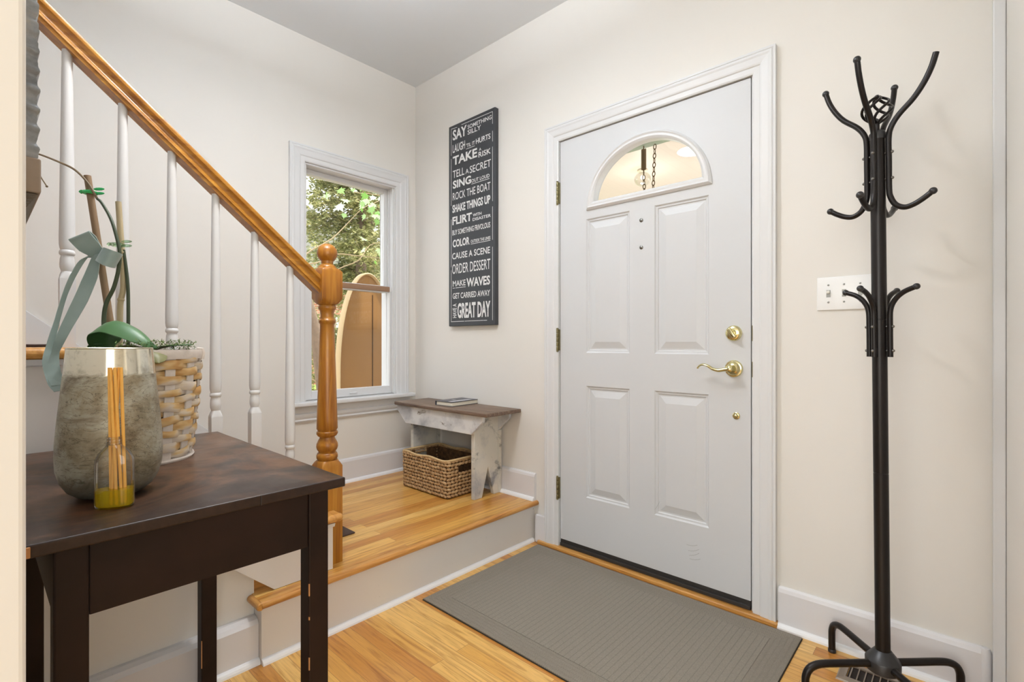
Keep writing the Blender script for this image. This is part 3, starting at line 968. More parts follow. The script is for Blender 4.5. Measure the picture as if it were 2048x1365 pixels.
# railing
XR = 0.944
rl = thing('stair_railing', 'oak handrail and newel with white turned balusters', 'stair railing', (XR, -1.112, LZ))
def rp_(mb, name, mat, bevel=0.0, parent=None, lab=None):
    mb.v = [(x - XR, y + 1.112, z - LZ) for x, y, z in mb.v]
    o = mb.build(name, mat, parent or rl, bevel)
    if lab:
        o['label'] = lab
    return o
cy = -1.112
def sqring(w, z, n=32, round_=0.0):
    """ring that morphs between square (round_=0) and circle of half width w"""
    out = []
    for i in range(n):
        a = 2 * PI * i / n + PI / 4
        c_, s_ = math.cos(a), math.sin(a)
        m_ = max(abs(c_), abs(s_))
        k = w * ((1 - round_) / m_ + round_)
        out.append((XR + c_ * k, cy + s_ * k, z))
    return out
nw = MB()
rings = [sqring(0.041, z) for z in (LZ + 0.0, 0.584)]
rings += [sqring(0.0405, 0.598, round_=0.55), sqring(0.038, 0.606, round_=1)]
nw.loft(rings, smooth=False)
nw.lathe([(0.034, 0.604), (0.034, 0.608), (0.0385, 0.614), (0.039, 0.624), (0.036, 0.632), (0.0315, 0.635), (0.0315, 0.640), (0.0365, 0.646), (0.0395, 0.657), (0.0385, 0.668), (0.033, 0.680), (0.0275, 0.690), (0.0275, 0.694), (0.034, 0.698), (0.0390, 0.706), (0.0385, 0.714), (0.034, 0.718), (0.036, 0.722), (0.0385, 0.726),
           (0.0375, 0.76), (0.0335, 0.90), (0.0285, 1.05), (0.0258, 1.122), (0.0275, 1.126), (0.0315, 1.132), (0.0315, 1.139), (0.027, 1.144), (0.0245, 1.152), (0.0245, 1.165), (0.027, 1.176), (0.032, 1.182), (0.0325, 1.190), (0.030, 1.196), (0.036, 1.204)], (XR, cy, 0), 36)
rings = [sqring(0.037, 1.200, round_=1), sqring(0.0395, 1.207, round_=0.6), sqring(0.041, 1.222), sqring(0.041, 1.324), sqring(0.0395, 1.334, round_=0.5), sqring(0.034, 1.340, round_=1)]
nw.loft(rings, smooth=False)
nw.lathe([(0.034, 1.338), (0.0335, 1.343), (0.028, 1.349), (0.022, 1.355), (0.022, 1.358)] + [(0.0375 * math.sin(a), 1.396 - 0.0375 * math.cos(a)) for a in [R(q) for q in range(36, 181, 12)]], (XR, cy, 0), 36)
newel = rp_(nw, 'newel_post', M['oak_z'])
# handrail: bottom line through the measured slope
def railz(y):
    return 1.240 + (-1.154 - y) * SL
HP = [(-0.0285, 0.052), (-0.029, 0.060), (-0.027, 0.067), (-0.018, 0.073), (0, 0.076), (0.018, 0.073), (0.027, 0.067), (0.029, 0.060), (0.0285, 0.052), (0.0245, 0.047), (0.0205, 0.040), (0.0195, 0.032), (0.022, 0.024), (0.0265, 0.020), (0.0275, 0.014), (0.024, 0.010), (0.0235, 0.0), (-0.0235, 0.0), (-0.024, 0.010), (-0.0275, 0.014), (-0.0265, 0.020), (-0.022, 0.024), (-0.0195, 0.032), (-0.0205, 0.040), (-0.0245, 0.047)]
mb = MB()
rings = []
for y in (-1.150, -2.35):
    rings.append([(XR + u, y, railz(y) + h) for u, h in HP])
mb.loft(rings)
rp_(mb, 'handrail', M['oak_rail'], lab='oak handrail')
# balusters: one mesh per kind, copied along the rake
def baluster(y, ztread, parent):
    zt = railz(y) + 0.004
    b0 = ztread
    mb = MB()
    h_ = 0.0165
    mb.box((XR - h_, y - h_, b0), (XR + h_, y + h_, b0 + 0.186))
    ring = []
    def sq(w, z, rd, n=24):
        out = []
        for i in range(n):
            a = 2 * PI * i / n + PI / 4
            c_, s_ = math.cos(a), math.sin(a)
            k = w * ((1 - rd) / max(abs(c_), abs(s_)) + rd)
            out.append((XR + c_ * k, y + s_ * k, z))
        return out
    mb.loft([sq(h_, b0 + 0.186, 0), sq(0.0158, b0 + 0.196, 0.5), sq(0.0125, b0 + 0.206, 1)], smooth=True)
    P = [(0.0125, 0.205), (0.013, 0.208), (0.0155, 0.216), (0.0160, 0.226), (0.0150, 0.240), (0.0135, 0.246), (0.0135, 0.249), (0.0165, 0.252), (0.0172, 0.257), (0.0160, 0.262), (0.0140, 0.264), (0.0155, 0.268), (0.0170, 0.278), (0.0172, 0.30)]
    L = zt - b0
    P += [(0.0172 - 0.0060 * k / 6, 0.30 + (L - 0.30) * k / 6) for k in range(1, 7)]
    mb.lathe(P, (XR, y, b0), 20)
    return rp_(mb, 'baluster', M['trim'])
for i in range(6):
    y = -1.2535 - 0.1205 * i
    k = (i + 1) // 2
    baluster(y, TZ + RISE * k, rl)

# stair mats
def stair_mat(y0, y1, z, x0, x1, label):
    o = MB().rbox((-(x1 - x0) / 2, -(y1 - y0) / 2, 0), ((x1 - x0) / 2, (y1 - y0) / 2, 0.007), 0.0033, 2).build('stair_mat', M['stairmat'])
    o.location = ((x0 + x1) / 2, (y0 + y1) / 2, z)
    tag(o, label, 'mat', 'dark brown stair mats')
stair_mat(-1.090, -0.893, LZ, 0.12, 0.77, 'dark brown mat on the landing at the foot of the stairs')
for k, lab in enumerate(('dark brown mat on the lowest stair tread beside the newel post', 'dark brown mat on the second stair tread up from the landing', 'dark brown mat on the third stair tread up from the landing', 'dark brown mat on the stair tread behind the orchid ribbon')):
    stair_mat(NY - RUN * k - 0.208, NY - RUN * k - 0.018, TZ + RISE * k, 0.12, 0.77, lab)

# ------------------------------------------------------------------ hall table
T0 = (1.42, -1.75, 0)
tb = thing('hall_table', 'dark stained wooden table against the stair wall', 'table', T0)
def tp(mb, name, mat, bevel=0.0, parent=None, lab=None, seg=2):
    mb.v = [(x - T0[0], y - T0[1], z - T0[2]) for x, y, z in mb.v]
    o = mb.build(name, mat, parent or tb, bevel, seg)
    if lab:
        o['label'] = lab
    return o
mb = MB()
# slightly wavy, worn top slab: gridded box with irregular edge
nx, ny_ = 26, 16
tx0, tx1, ty0, ty1, tz0, tz1 = 1.038, 1.812, -1.985, -1.517, 0.760, 0.780
def edge(i, j):
    x = tx0 + (tx1 - tx0) * i / nx
    y = ty0 + (ty1 - ty0) * j / ny_
    w = 0.0016 * mnoise.noise(Vector((x * 9, y * 9, 3)))
    if i in (0, nx):
        x += w
    if j in (0, ny_):
        y += w
    return x, y
top = [[(*edge(i, j), tz1 - (0.0012 if i in (0, nx) or j in (0, ny_) else 0.0)) for j in range(ny_ + 1)] for i in range(nx + 1)]
inn = [[(*edge(i, j), tz0) for j in range(ny_ + 1)] for i in range(nx + 1)]
vs, fs = [], []
idx = {}
for lay, g_ in ((0, top), (1, inn)):
    for i in range(nx + 1):
        for j in range(ny_ + 1):
            idx[(lay, i, j)] = len(vs)
            vs.append(g_[i][j])
for i in range(nx):
    for j in range(ny_):
        fs.append((idx[0, i, j], idx[0, i + 1, j], idx[0, i + 1, j + 1], idx[0, i, j + 1]))
        fs.append((idx[1, i, j], idx[1, i, j + 1], idx[1, i + 1, j + 1], idx[1, i + 1, j]))
for i in range(nx):
    for j in (0, ny_):
        fs.append((idx[0, i, j], idx[0, i + 1, j], idx[1, i + 1, j], idx[1, i, j]))
for j in range(ny_):
    for i in (0, nx):
        fs.append((idx[0, i, j], idx[0, i, j + 1], idx[1, i, j + 1], idx[1, i, j]))
# pull the first inner row to the edge so the bevel is narrow
def pull(q):
    x, y, z = q
    return q
mb.add(vs, fs)
tp(mb, 'tabletop', M['tabletop'], 0.0022)
tp(MB().box((1.8105, -1.681, 0.7606), (1.8136, -1.6795, 0.779)), 'crack', M['sweep'])
tp(MB().box((1.8085, -1.9845, 0.7615), (1.8138, -1.978, 0.7765)), 'chipped_corner', flat('raw_wood', S(176, 122, 70), 0.7), 0.001)
LX = [(1.060, 1.100), (1.742, 1.782)]
LY = [(-1.953, -1.913), (-1.578, -1.537)]
for xa, xb in LX:
    for ya, yb in LY:
        tp(MB().box((xa, ya, 0), (xb, yb, 0.7595)), 'leg', M['tableframe'], 0.003)
raw = flat('worn_edge_wood', S(186, 132, 82), 0.7, vary=0.2, scale=60)
for xa, xb, spans in ((1.7798, 1.7824, ((0.548, 0.572), (0.50, 0.506), (0.40, 0.425), (0.235, 0.30), (0.13, 0.17), (0.05, 0.09))), (1.0976, 1.1004, ((0.44, 0.60), (0.36, 0.43), (0.10, 0.18)))):
    for za, zb in spans:
        tp(MB().box((xa, -1.5784, za), (xb, -1.5764, zb)), 'worn_edge', raw, lab='worn tan leg edge')
mb = MB()
for xa, xb, ya, yb, nm in ((1.760, 1.779, -1.913, -1.578, 'apron'), (1.064, 1.083, -1.913, -1.578, 'apron'), (1.100, 1.742, -1.950, -1.931, 'apron'), (1.100, 1.742, -1.559, -1.540, 'apron')):
    tp(MB().box((xa, ya, 0.645), (xb, yb, 0.7595)), nm, M['tableframe'], 0.002)

# ------------------------------------------------------------------ mercury glass vase
vz = thing('mercury_vase', 'mottled silver mercury glass vase on the dark table', 'vase', (1.603, -1.861, 0.780))
outer = [(0.001, 0.0), (0.046, 0.0), (0.064, 0.004), (0.081, 0.014), (0.094, 0.031), (0.101, 0.052), (0.1025, 0.075), (0.1015, 0.10), (0.098, 0.135), (0.0935, 0.17), (0.0885, 0.21), (0.0845, 0.245), (0.0825, 0.262)]
inner = [(0.0795, 0.262), (0.0815, 0.245), (0.0855, 0.21), (0.0905, 0.17), (0.095, 0.135), (0.0985, 0.10), (0.0990, 0.075), (0.097, 0.052), (0.090, 0.033), (0.077, 0.018), (0.06, 0.008), (0.001, 0.004)]
VS = 0.752
outer = [(r_ * VS, z) for r_, z in outer]
inner = [(r_ * VS, z) for r_, z in inner]
MB().lathe(outer + inner, n=64, cap=False).build('body', M['mercury'], vz)
MB().lathe([(r_ * VS, z) for r_, z in [(0.0795, 0.2615), (0.0825, 0.2615), (0.0830, 0.2632), (0.0812, 0.2645), (0.0793, 0.2632), (0.0795, 0.2615)]], n=64, cap=False).build('rim', flat('vase_rim', S(190, 184, 160), 0.2, 0.7), vz)

# ------------------------------------------------------------------ reed diffuser
YAW = R(42.45)
rd = thing('reed_diffuser', 'clear glass bottle of yellow oil with amber reeds', 'reed diffuser', (1.702, -1.871, 0.780), R(62))
def oval(prof, name, mat, hx, hy, n=40, inner_=None):
    """flask with an oval section: prof = [(scale, z)]"""
    mb = MB()
    rings = []
    for s_, z, rd_ in prof:
        ring = []
        for i in range(n):
            a = 2 * PI * i / n
            c_, s2 = math.cos(a), math.sin(a)
            e = 2 / 2.6
            x = math.copysign(abs(c_) ** e, c_) * hx * s_
            y = math.copysign(abs(s2) ** e, s2) * hy * s_
            cx_, cy_ = 0.0100 * c_, 0.0100 * s2
            ring.append((x * (1 - rd_) + cx_ * rd_, y * (1 - rd_) + cy_ * rd_, z))
        rings.append(ring)
    mb.loft(rings, True, False)
    return mb.build(name, mat, rd)
body = [(0.001, 0.0012, 0), (0.86, 0.0, 0), (0.96, 0.002, 0), (1.0, 0.007, 0), (1.0, 0.070, 0), (0.97, 0.081, 0), (0.88, 0.090, 0.12), (0.7, 0.098, 0.4), (0.5, 0.104, 0.75), (0.42, 0.106, 1.0)]
oval(body, 'bottle', M['bottle'], 0.0272, 0.0152)
mb = MB()
mb.lathe([(0.0100, 0.104), (0.0112, 0.105), (0.0112, 0.107), (0.0102, 0.1085), (0.0112, 0.110), (0.0112, 0.112), (0.0102, 0.1135), (0.0110, 0.115), (0.0110, 0.117), (0.0095, 0.1175), (0.0088, 0.115), (0.0088, 0.104)], n=28, cap=False)
mb.build('threaded_neck', M['bottle'], rd)
oil = [(0.001, 0.003, 0), (0.86, 0.003, 0), (0.95, 0.006, 0), (0.95, 0.031, 0), (0.001, 0.0312, 0)]
oval(oil, 'oil', M['oil'], 0.0272, 0.0152)
for bx, by, tx, ty in ((-0.006, 0.003, -0.0085, 0.003), (0.004, -0.004, -0.0045, -0.003), (0.0, 0.004, 0.0, 0.002), (0.009, 0.002, 0.0015, -0.004), (-0.004, -0.003, 0.0055, 0.002), (0.014, 0.003, 0.0088, 0.0)):
    pts = []
    for k in range(7):
        f_ = k / 6
        z = 0.005 + 0.227 * f_
        pts.append((bx + (tx - bx) * f_, by + (ty - by) * f_, z))
    MB().tube(pts, 0.0025, 8).build('reed', M['reed'], rd)

# ------------------------------------------------------------------ woven planter basket
PB = (1.316, -1.765, 0.780)
pb = thing('planter_basket', 'whitewashed woven wicker planter behind the silver vase', 'basket', PB, YAW)
def brad(z):
    return 0.100 + (0.121 - 0.100) * (z / 0.25) + 0.003 * math.sin(PI * z / 0.25)
NS = 14
rows = 15
for k in range(rows):
    pass
mb = MB()
n_ = NS * 8
rh = 0.232 / rows
for k in range(rows):
    z = 0.012 + rh * (k + 0.5)
    r0 = brad(z)
    rings = []
    for i in range(n_):
        a = 2 * PI * i / n_
        wv = math.cos(NS / 2 * a + PI * (k % 2))
        rr = r0 + 0.0046 * math.copysign(abs(wv) ** 0.6, wv)
        zz = z + 0.0022 * math.sin(a * 5 + k * 1.7) + 0.0012 * math.sin(a * 11 + k)
        hz = rh * (0.60 + 0.10 * math.sin(a * 3 + k * 2.1))
        c_, s_ = math.cos(a), math.sin(a)
        sec = []
        for u, w in ((-1, 0), (-0.6, 0.85), (0, 1), (0.6, 0.85), (1, 0), (0.6, -0.8), (0, -1), (-0.6, -0.8)):
            q = rr + w * 0.0022
            sec.append((q * c_, q * s_, zz + u * hz))
        rings.append(sec)
    rings.append(rings[0])
    mb.loft(rings, True, False)
mb.build('weave', M['weaver'], pb)
mb = MB()
for i in range(NS):
    a = 2 * PI * (i + 0.5) / NS * 1.0 + PI / NS
    a = 2 * PI * i / NS
    w_ = 0.0105
    c_, s_ = math.cos(a), math.sin(a)
    pts = []
    for z in (0.004, 0.06, 0.12, 0.18, 0.246):
        q = brad(z)
        pts.append([(q * c_ + s * w_ * -s_ + d * c_, q * s_ + s * w_ * c_ + d * s_, z) for s, d in ((-1, -0.0016), (1, -0.0016), (1, 0.0016), (-1, 0.0016))])
    mb.loft(pts, True, True, smooth=False)
mb.build('stakes', M['wickerpale'], pb)
def wband(z0, z1, d):
    q0, q1 = brad(z0), brad(z1)
    return MB().lathe([(q0 - d, z0), (q0 + d, z0), (q1 + d + 0.0012, (z0 + z1) / 2), (q1 + d, z1), (q1 - d, z1), (q0 - d, z0)], n=72, cap=False)
wband(0.236, 0.257, 0.006).build('rim', M['wickerpale'], pb)
wband(0.0, 0.008, 0.006).build('foot_ring', M['wickerpale'], pb)
for a in [R(q) for q in (20, 75, 130, 200, 265, 300)]:
    mb = MB()
    q = brad(0.247) + 0.006
    for da in (-0.022, 0.022):
        c_, s_ = math.cos(a + da), math.sin(a + da)
        mb.tube([((q - 0.010) * c_, (q - 0.010) * s_, 0.260), ((q + 0.001) * c_, (q + 0.001) * s_, 0.2585), ((q + 0.0035) * c_, (q + 0.0035) * s_, 0.248), ((q + 0.001) * c_, (q + 0.001) * s_, 0.234)], 0.003, 8)
    mb.build('binding', M['wickerpale'], pb)
MB().lathe([(0.001, 0.003), (0.093, 0.003), (0.113, 0.22), (0.111, 0.22), (0.091, 0.006), (0.001, 0.006)], n=48, cap=False).build('liner', M['wickerdark'], pb)

# ------------------------------------------------------------------ orchid in the planter (local x runs across the view, local y away)
oc = thing('orchid', 'bare orchid with stakes and ribbon bow in the woven planter', 'plant', (PB[0], PB[1], 0.786), YAW)
# soil + moss
MB().lathe([(0.001, 0.001), (0.088, 0.001), (0.108, 0.21), (0.08, 0.228), (0.05, 0.234), (0.001, 0.236)], n=40, cap=False).build('potting_mix', flat('bark_mix', S(74, 58, 40), 0.9, vary=0.4, scale=60), oc)
mb = MB()
r2 = random.Random(3)
for i in range(900):
    a = r2.uniform(-2.6, 0.9)
    q = 0.04 + 0.072 * math.sqrt(r2.random())
    x, y = q * math.cos(a), q * math.sin(a)
    z = (0.246 if x > 0.02 else 0.228) + r2.uniform(0, 0.016) + 0.012 * max(0, math.cos(a + 0.4)) * (q / 0.11)
    l_ = r2.uniform(0.006, 0.013)
    d1, d2 = r2.uniform(0, 6.28), r2.uniform(-0.3, 0.9)
    p = Vector((x, y, z))
    e = Vector((math.cos(d1) * math.cos(d2), math.sin(d1) * math.cos(d2), math.sin(d2))) * l_
    s_ = e.cross(Vector((0, 0, 1))).normalized() * 0.0016
    mb.add([p - s_, p + s_, p + e], [(0, 1, 2)])
tag(mb.build('moss', M['moss'], oc), kind='stuff')
# stakes
MB().tube([(-0.0573, 0, 0.20), (-0.0608, 0, 0.2626), (-0.123, 0, 0.6595)], 0.0072, 12).build('stake', M['stake'], oc)['label'] = 'brown leaning stake'
bp = smooth_path([(-0.0705, 0.03, 0.20), (-0.0705, 0.03, 0.2625), (-0.0693, 0.03, 0.3588), (-0.0621, 0.03, 0.4191), (-0.0741, 0.03, 0.607)], 5)
mb = MB().tube(bp, 0.0062, 12)
for z in (0.372, 0.50):
    p = min(bp, key=lambda q: abs(q.z - z))
    mb.lathe([(0.006, -0.004), (0.0076, -0.001), (0.0076, 0.001), (0.006, 0.004)], tuple(p), 14)
mb.build('stake', M['bamboo'], oc)['label'] = 'pale bamboo stake'
# flower spikes
sp1 = smooth_path([(-0.0586, -0.02, 0.20), (-0.0609, -0.02, 0.2627), (-0.0678, -0.02, 0.3088), (-0.0632, -0.02, 0.355), (-0.0447, -0.02, 0.3954), (-0.0332, -0.02, 0.4415), (-0.032, -0.02, 0.4819), (-0.0487, -0.015, 0.535), (-0.0644, -0.01, 0.5653), (-0.0819, -0.01, 0.5944), (-0.0912, -0.01, 0.6026)], 5)
MB().tube(sp1, [0.0052 - 0.0024 * i / len(sp1) for i in range(len(sp1))], 10).build('flower_spike', M['stem'], oc)
sp2 = smooth_path([(-0.0912, -0.01, 0.6026), (-0.1145, -0.01, 0.641), (-0.1436, -0.01, 0.6701), (-0.1831, -0.005, 0.6894), (-0.2393, 0, 0.7112), (-0.262, 0, 0.712), (-0.272, 0, 0.70)], 6)
mb = MB().tube(sp2, [0.0028 - 0.0012 * i / len(sp2) for i in range(len(sp2))], 8)
mb.tube(smooth_path([(-0.245, 0, 0.710), (-0.2463, 0, 0.6971), (-0.2346, 0, 0.6618), (-0.2182, 0, 0.6348)], 4), 0.0013, 6)
mb.ball((-0.2182, 0, 0.6348), 0.0026, 8, 6)
mb.build('dry_spike', M['twig'], oc)
sp3 = smooth_path([(-0.0512, 0.03, 0.20), (-0.05, 0.03, 0.3468), (-0.0524, 0.03, 0.4191), (-0.0621, 0.03, 0.4913)], 5)
MB().tube(sp3, 0.0038, 8).build('flower_spike', M['stem'], oc)
# leaves
def leaf(name, mid, width, fold, mat, droop=0.0, seed=0, lab=None):
    P = smooth_path(mid, 6)
    n = len(P)
    rings = []
    for i, p in enumerate(P):
        f_ = i / (n - 1)
        w = width * (math.sin(PI * min(1, f_ * 0.86 + 0.1)) ** 0.65)
        if f_ > 0.9:
            w *= max(0.08, math.sqrt(max(0.0, 1 - ((f_ - 0.9) / 0.1) ** 2)))
        tg = (P[min(i + 1, n - 1)] - P[max(i - 1, 0)]).normalized()
        sd = tg.cross(Vector((0, 0, 1)))
        sd = sd.normalized() if sd.length > 1e-4 else Vector((0, 1, 0))
        up = sd.cross(tg).normalized()
        row = []
        for u in (-1, -0.66, -0.33, 0, 0.33, 0.66, 1):
            row.append(p + sd * w * u + up * (fold * abs(u) ** 1.6 * w - droop * (u > 0) * u * u * w))
        low_ = [q - up * 0.0016 for q in reversed(row)]
        rings.append(row + low_)
    o = MB().loft(rings, True, True).build(name, mat, oc)
    if lab:
        o['label'] = lab
    return o
leaf('leaf', [(-0.050, -0.015, 0.240), (-0.052, -0.03, 0.275), (-0.040, -0.045, 0.306), (-0.012, -0.055, 0.317), (0.026, -0.060, 0.304), (0.058, -0.060, 0.282), (0.082, -0.055, 0.255)], 0.036, -0.35, M['leaf'], 0.35, lab='arching green leaf')
leaf('leaf', [(-0.0287, -0.03, 0.245), (0.012, -0.06, 0.262), (0.0604, -0.075, 0.258), (0.0987, -0.088, 0.246), (0.116, -0.100, 0.224)], 0.032, -0.25, M['leaf2'], 0.2, lab='olive drooping leaf')
leaf('leaf', [(-0.0056, 0.0, 0.24), (0.0544, -0.01, 0.256), (0.1019, -0.02, 0.262), (0.1342, -0.02, 0.263)], 0.022, 0.1, M['leaf'], 0.1)
leaf('leaf', [(-0.06, -0.01, 0.238), (-0.074, -0.02, 0.258), (-0.0801, -0.03, 0.262), (-0.092, -0.03, 0.252)], 0.016, 0.2, M['leaf'], 0.2)
# ribbon
def ribbon(name, path, widths, wdir, parent, mat=M['ribbon'], th_=0.0009):
    """flat satin strip: path points, half width and width direction per point"""
    P = smooth_path(path, 6)
    n = len(P)
    def interp(arr, f_):
        x = f_ * (len(arr) - 1)
        i = min(int(x), len(arr) - 2)
        return arr[i] + (arr[i + 1] - arr[i]) * (x - i)
    rings = []
    for i, p in enumerate(P):
        f_ = i / (n - 1)
        w = interp(widths, f_)
        d = interp([Vector(q) for q in wdir], f_).normalized()
        tg = (P[min(i + 1, n - 1)] - P[max(i - 1, 0)]).normalized()
        nn_ = tg.cross(d)
        nn_ = nn_.normalized() if nn_.length > 1e-5 else Vector((0, 1, 0))
        rings.append([p - d * w + nn_ * th_, p + d * w + nn_ * th_, p + d * w - nn_ * th_, p - d * w - nn_ * th_])
    return MB().loft(rings, True, True, smooth=True).build(name, mat, parent)
K = (-0.071, -0.030, 0.467)          # knot
bow = MB().ball(K, 0.012, 14, 10, (1.0, 0.8, 1.1)).build('ribbon_bow', M['ribbon'], oc)
bow['label'] = 'grey blue satin bow'
wd = (0.9, 0.1, 0.42)
ribbon('loop', [(-0.066, -0.032, 0.466), (-0.072, -0.055, 0.482), (-0.083, -0.066, 0.502), (-0.088, -0.060, 0.506), (-0.086, -0.045, 0.498), (-0.074, -0.028, 0.474)], [0.014, 0.022, 0.023, 0.023, 0.022, 0.012], [wd] * 6, bow)
ribbon('loop', [K, (-0.050, -0.052, 0.466), (-0.030, -0.058, 0.458), (-0.022, -0.045, 0.454), (-0.034, -0.022, 0.456), K], [0.012, 0.017, 0.019, 0.019, 0.017, 0.012], [(0.35, 0.2, 0.9)] * 6, bow)
ribbon('tail', [(-0.071, -0.036, 0.466), (-0.080, -0.045, 0.41), (-0.0960, -0.055, 0.3523), (-0.1190, -0.065, 0.2905), (-0.1330, -0.07, 0.2463), (-0.1290, -0.08, 0.2082), (-0.110, -0.088, 0.175)], [0.009, 0.0165, 0.0185, 0.013, 0.007, 0.012, 0.012], [(0.93, 0.2, 0.25), (0.93, 0.2, 0.28), (0.9, 0.2, 0.35), (0.8, 0.4, 0.35), (0.5, 0.8, 0.2), (0.75, 0.6, 0.2), (0.8, 0.6, 0.1)], bow)
ribbon('tail', [K, (-0.0921, -0.04, 0.4612), (-0.1082, -0.05, 0.4257), (-0.1262, -0.055, 0.3747), (-0.1384, -0.06, 0.3185), (-0.1445, -0.07, 0.2628), (-0.1384, -0.08, 0.2246), (-0.1180, -0.088, 0.1815), (-0.1052, -0.09, 0.1633)], [0.008, 0.010, 0.007, 0.005, 0.005, 0.007, 0.011, 0.012, 0.010], [(0.5, 0.6, 0.6), (0.5, 0.6, 0.6), (0.5, 0.8, 0.4), (0.4, 0.9, 0.2), (0.4, 0.9, 0.1), (0.5, 0.8, 0.1), (0.7, 0.7, 0.1), (0.8, 0.5, 0.2), (0.8, 0.5, 0.2)], bow)
# dragonfly clips
def clip(c, mat, name):
    mb = MB()
    x, y, z = c
    mb.tube([(x + 0.012 * math.cos(a), y + 0.011 * math.sin(a), z) for a in [R(q) for q in range(0, 360, 30)]], 0.0042, 8, closed=True)
    mb.tube([(x - 0.012, y - 0.006, z - 0.002), (x - 0.016, y - 0.008, z + 0.002)], 0.004, 8)
    for dz in (0.006, -0.004):
        mb.ball((x + 0.028, y - 0.008, z + dz), 0.012, 10, 6, (1.1, 0.12, 0.30))
    return mb.build(name, mat, oc)
clip((-0.117, 0.0, 0.620), M['clip'], 'clip')['label'] = 'bright green dragonfly clip'
clip((-0.062, 0.012, 0.500), M['clipclear'], 'clip')['label'] = 'pale clear dragonfly clip'

# ------------------------------------------------------------------ corrugated hanging decor on the side wall
hd_ = thing('hanging_decor', 'corrugated grey metal wall piece with wooden ledge above the table', 'wall decor', (1.46, -1.9915, 1.25))
mb = MB()
# metal sheet wrapped around a box: horizontal corrugations
pts = []
nz = 300
zA, zB = 0.085, 1.0
D = 0.0285
rings = []
for i in range(nz + 1):
    z = zA + (zB - zA) * i / nz
    w = 0.0016 * math.sin(2 * PI * z / 0.031) + 0.0008 * math.sin(2 * PI * z / 0.0147 + 1) + 0.0007 * mnoise.noise(Vector((z * 60, 0, 0)))
    x0, x1, y1 = -0.24 - w, 0.24 + w, D + w
    rings.append([(x0, 0.0, z), (x1, 0.0, z + 0.004), (x1, y1 * 0.5, z - 0.001), (x1, y1, z - 0.004), (x0, y1, z - 0.004)])
mb.loft(rings, True, True, smooth=True)
mb.build('metal_sheet', M['zinc'], hd_)
MB().rbox((-0.242, 0.0, 0.032), (0.243, 0.0318, 0.085), 0.003).build('wooden_ledge', M['driftwood'], hd_)
mb = MB()
rings = []
for i in range(9):
    z0 = -0.010 + 0.042 * i / 9
    d_ = 0.005 + 0.021 * (i / 8)
    for z, e in ((z0, 0.0), (z0 + 0.0028, 0.0026), (z0 + 0.0044, 0.0)):
        rings.append([(-0.235 - e, 0.0, z), (0.236 + e, 0.0, z), (0.236 + e, d_ + e, z), (-0.235 - e, d_ + e, z)])
mb.loft(rings, True, True, smooth=False)
mb.build('ribbed_base', flat('ribbed_grey_wood', S(112, 104, 94), 0.7, vary=0.2, scale=40), hd_)

# ------------------------------------------------------------------ word sign
sg = thing('word_sign', 'tall charcoal wooden sign with white words beside the window', 'sign', (0.583, 0, 1.155))
def sgp(mb, name, mat, bevel=0.0):
    mb.v = [(x - 0.583, y, z - 1.155) for x, y, z in mb.v]
    return mb.build(name, mat, sg, bevel)
sgp(MB().box((0.382, -0.030, 1.155), (0.783, -0.0005, 2.392)), 'board', M['sign'], 0.003)
TX = [('SAY', 0.420, 0.547, 2.297, 2.361, 2), ('SOMETHING', 0.555, 0.757, 2.330, 2.354, 1), ('SILLY', 0.555, 0.670, 2.296, 2.324, 1), ('LAUGH', 0.420, 0.532, 2.221, 2.271, 1), ("'TIL IT", 0.541, 0.618, 2.223, 2.246, 1), ('HURTS', 0.627, 0.747, 2.221, 2.252, 1),
      ('TAKE', 0.421, 0.637, 2.144, 2.198, 2), ('A', 0.654, 0.672, 2.174, 2.190, 1), ('RISK', 0.649, 0.750, 2.136, 2.168, 1), ('TELL', 0.421, 0.526, 2.066, 2.111, 0), ('A', 0.536, 0.565, 2.066, 2.094, 0), ('SECRET', 0.574, 0.751, 2.061, 2.104, 0),
      ('SING', 0.421, 0.585, 2.000, 2.049, 2), ('OUT LOUD', 0.588, 0.740, 2.002, 2.023, 1), ('ROCK THE BOAT', 0.420, 0.747, 1.929, 1.975, 0), ('SHAKE THINGS UP', 0.417, 0.746, 1.852, 1.901, 2), ('FLIRT', 0.417, 0.592, 1.778, 1.827, 2), ('WITH', 0.601, 0.674, 1.799, 1.816, 1), ('DISASTER', 0.599, 0.751, 1.773, 1.791, 1),
      ('BUY SOMETHING FRIVOLOUS', 0.417, 0.746, 1.714, 1.746, 1), ('COLOR', 0.420, 0.572, 1.639, 1.686, 2), ('OUTSIDE THE LINES', 0.582, 0.747, 1.646, 1.664, 1), ('CAUSE A SCENE', 0.415, 0.744, 1.566, 1.605, 1), ('ORDER DESSERT', 0.415, 0.746, 1.476, 1.536, 0), ('MAKE', 0.420, 0.537, 1.399, 1.434, 1), ('WAVES', 0.545, 0.744, 1.387, 1.440, 2),
      ('GET CARRIED AWAY', 0.420, 0.744, 1.323, 1.358, 1), ('HAVE A', 0.420, 0.455, 1.206, 1.293, 1), ('GREAT DAY', 0.464, 0.746, 1.202, 1.295, 2)]
mb = MB()
def text_mesh(txt, bold):
    cu = bpy.data.curves.new('lettering_curve', 'FONT')
    cu.body = txt
    cu.size = 1.0
    cu.offset = (0.004, 0.014, 0.03)[bold]
    cu.resolution_u = 3
    cu.extrude = 0.0
    o = bpy.data.objects.new('lettering_curve', cu)
    COL.objects.link(o)
    bpy.context.view_layer.update()
    me = bpy.data.meshes.new_from_object(o.evaluated_get(bpy.context.evaluated_depsgraph_get()))
    vs = [v_.co.copy() for v_ in me.vertices]
    fs = [tuple(p.vertices) for p in me.polygons]
    bpy.data.objects.remove(o)
    bpy.data.curves.remove(cu)
    bpy.data.meshes.remove(me)
    return vs, fs
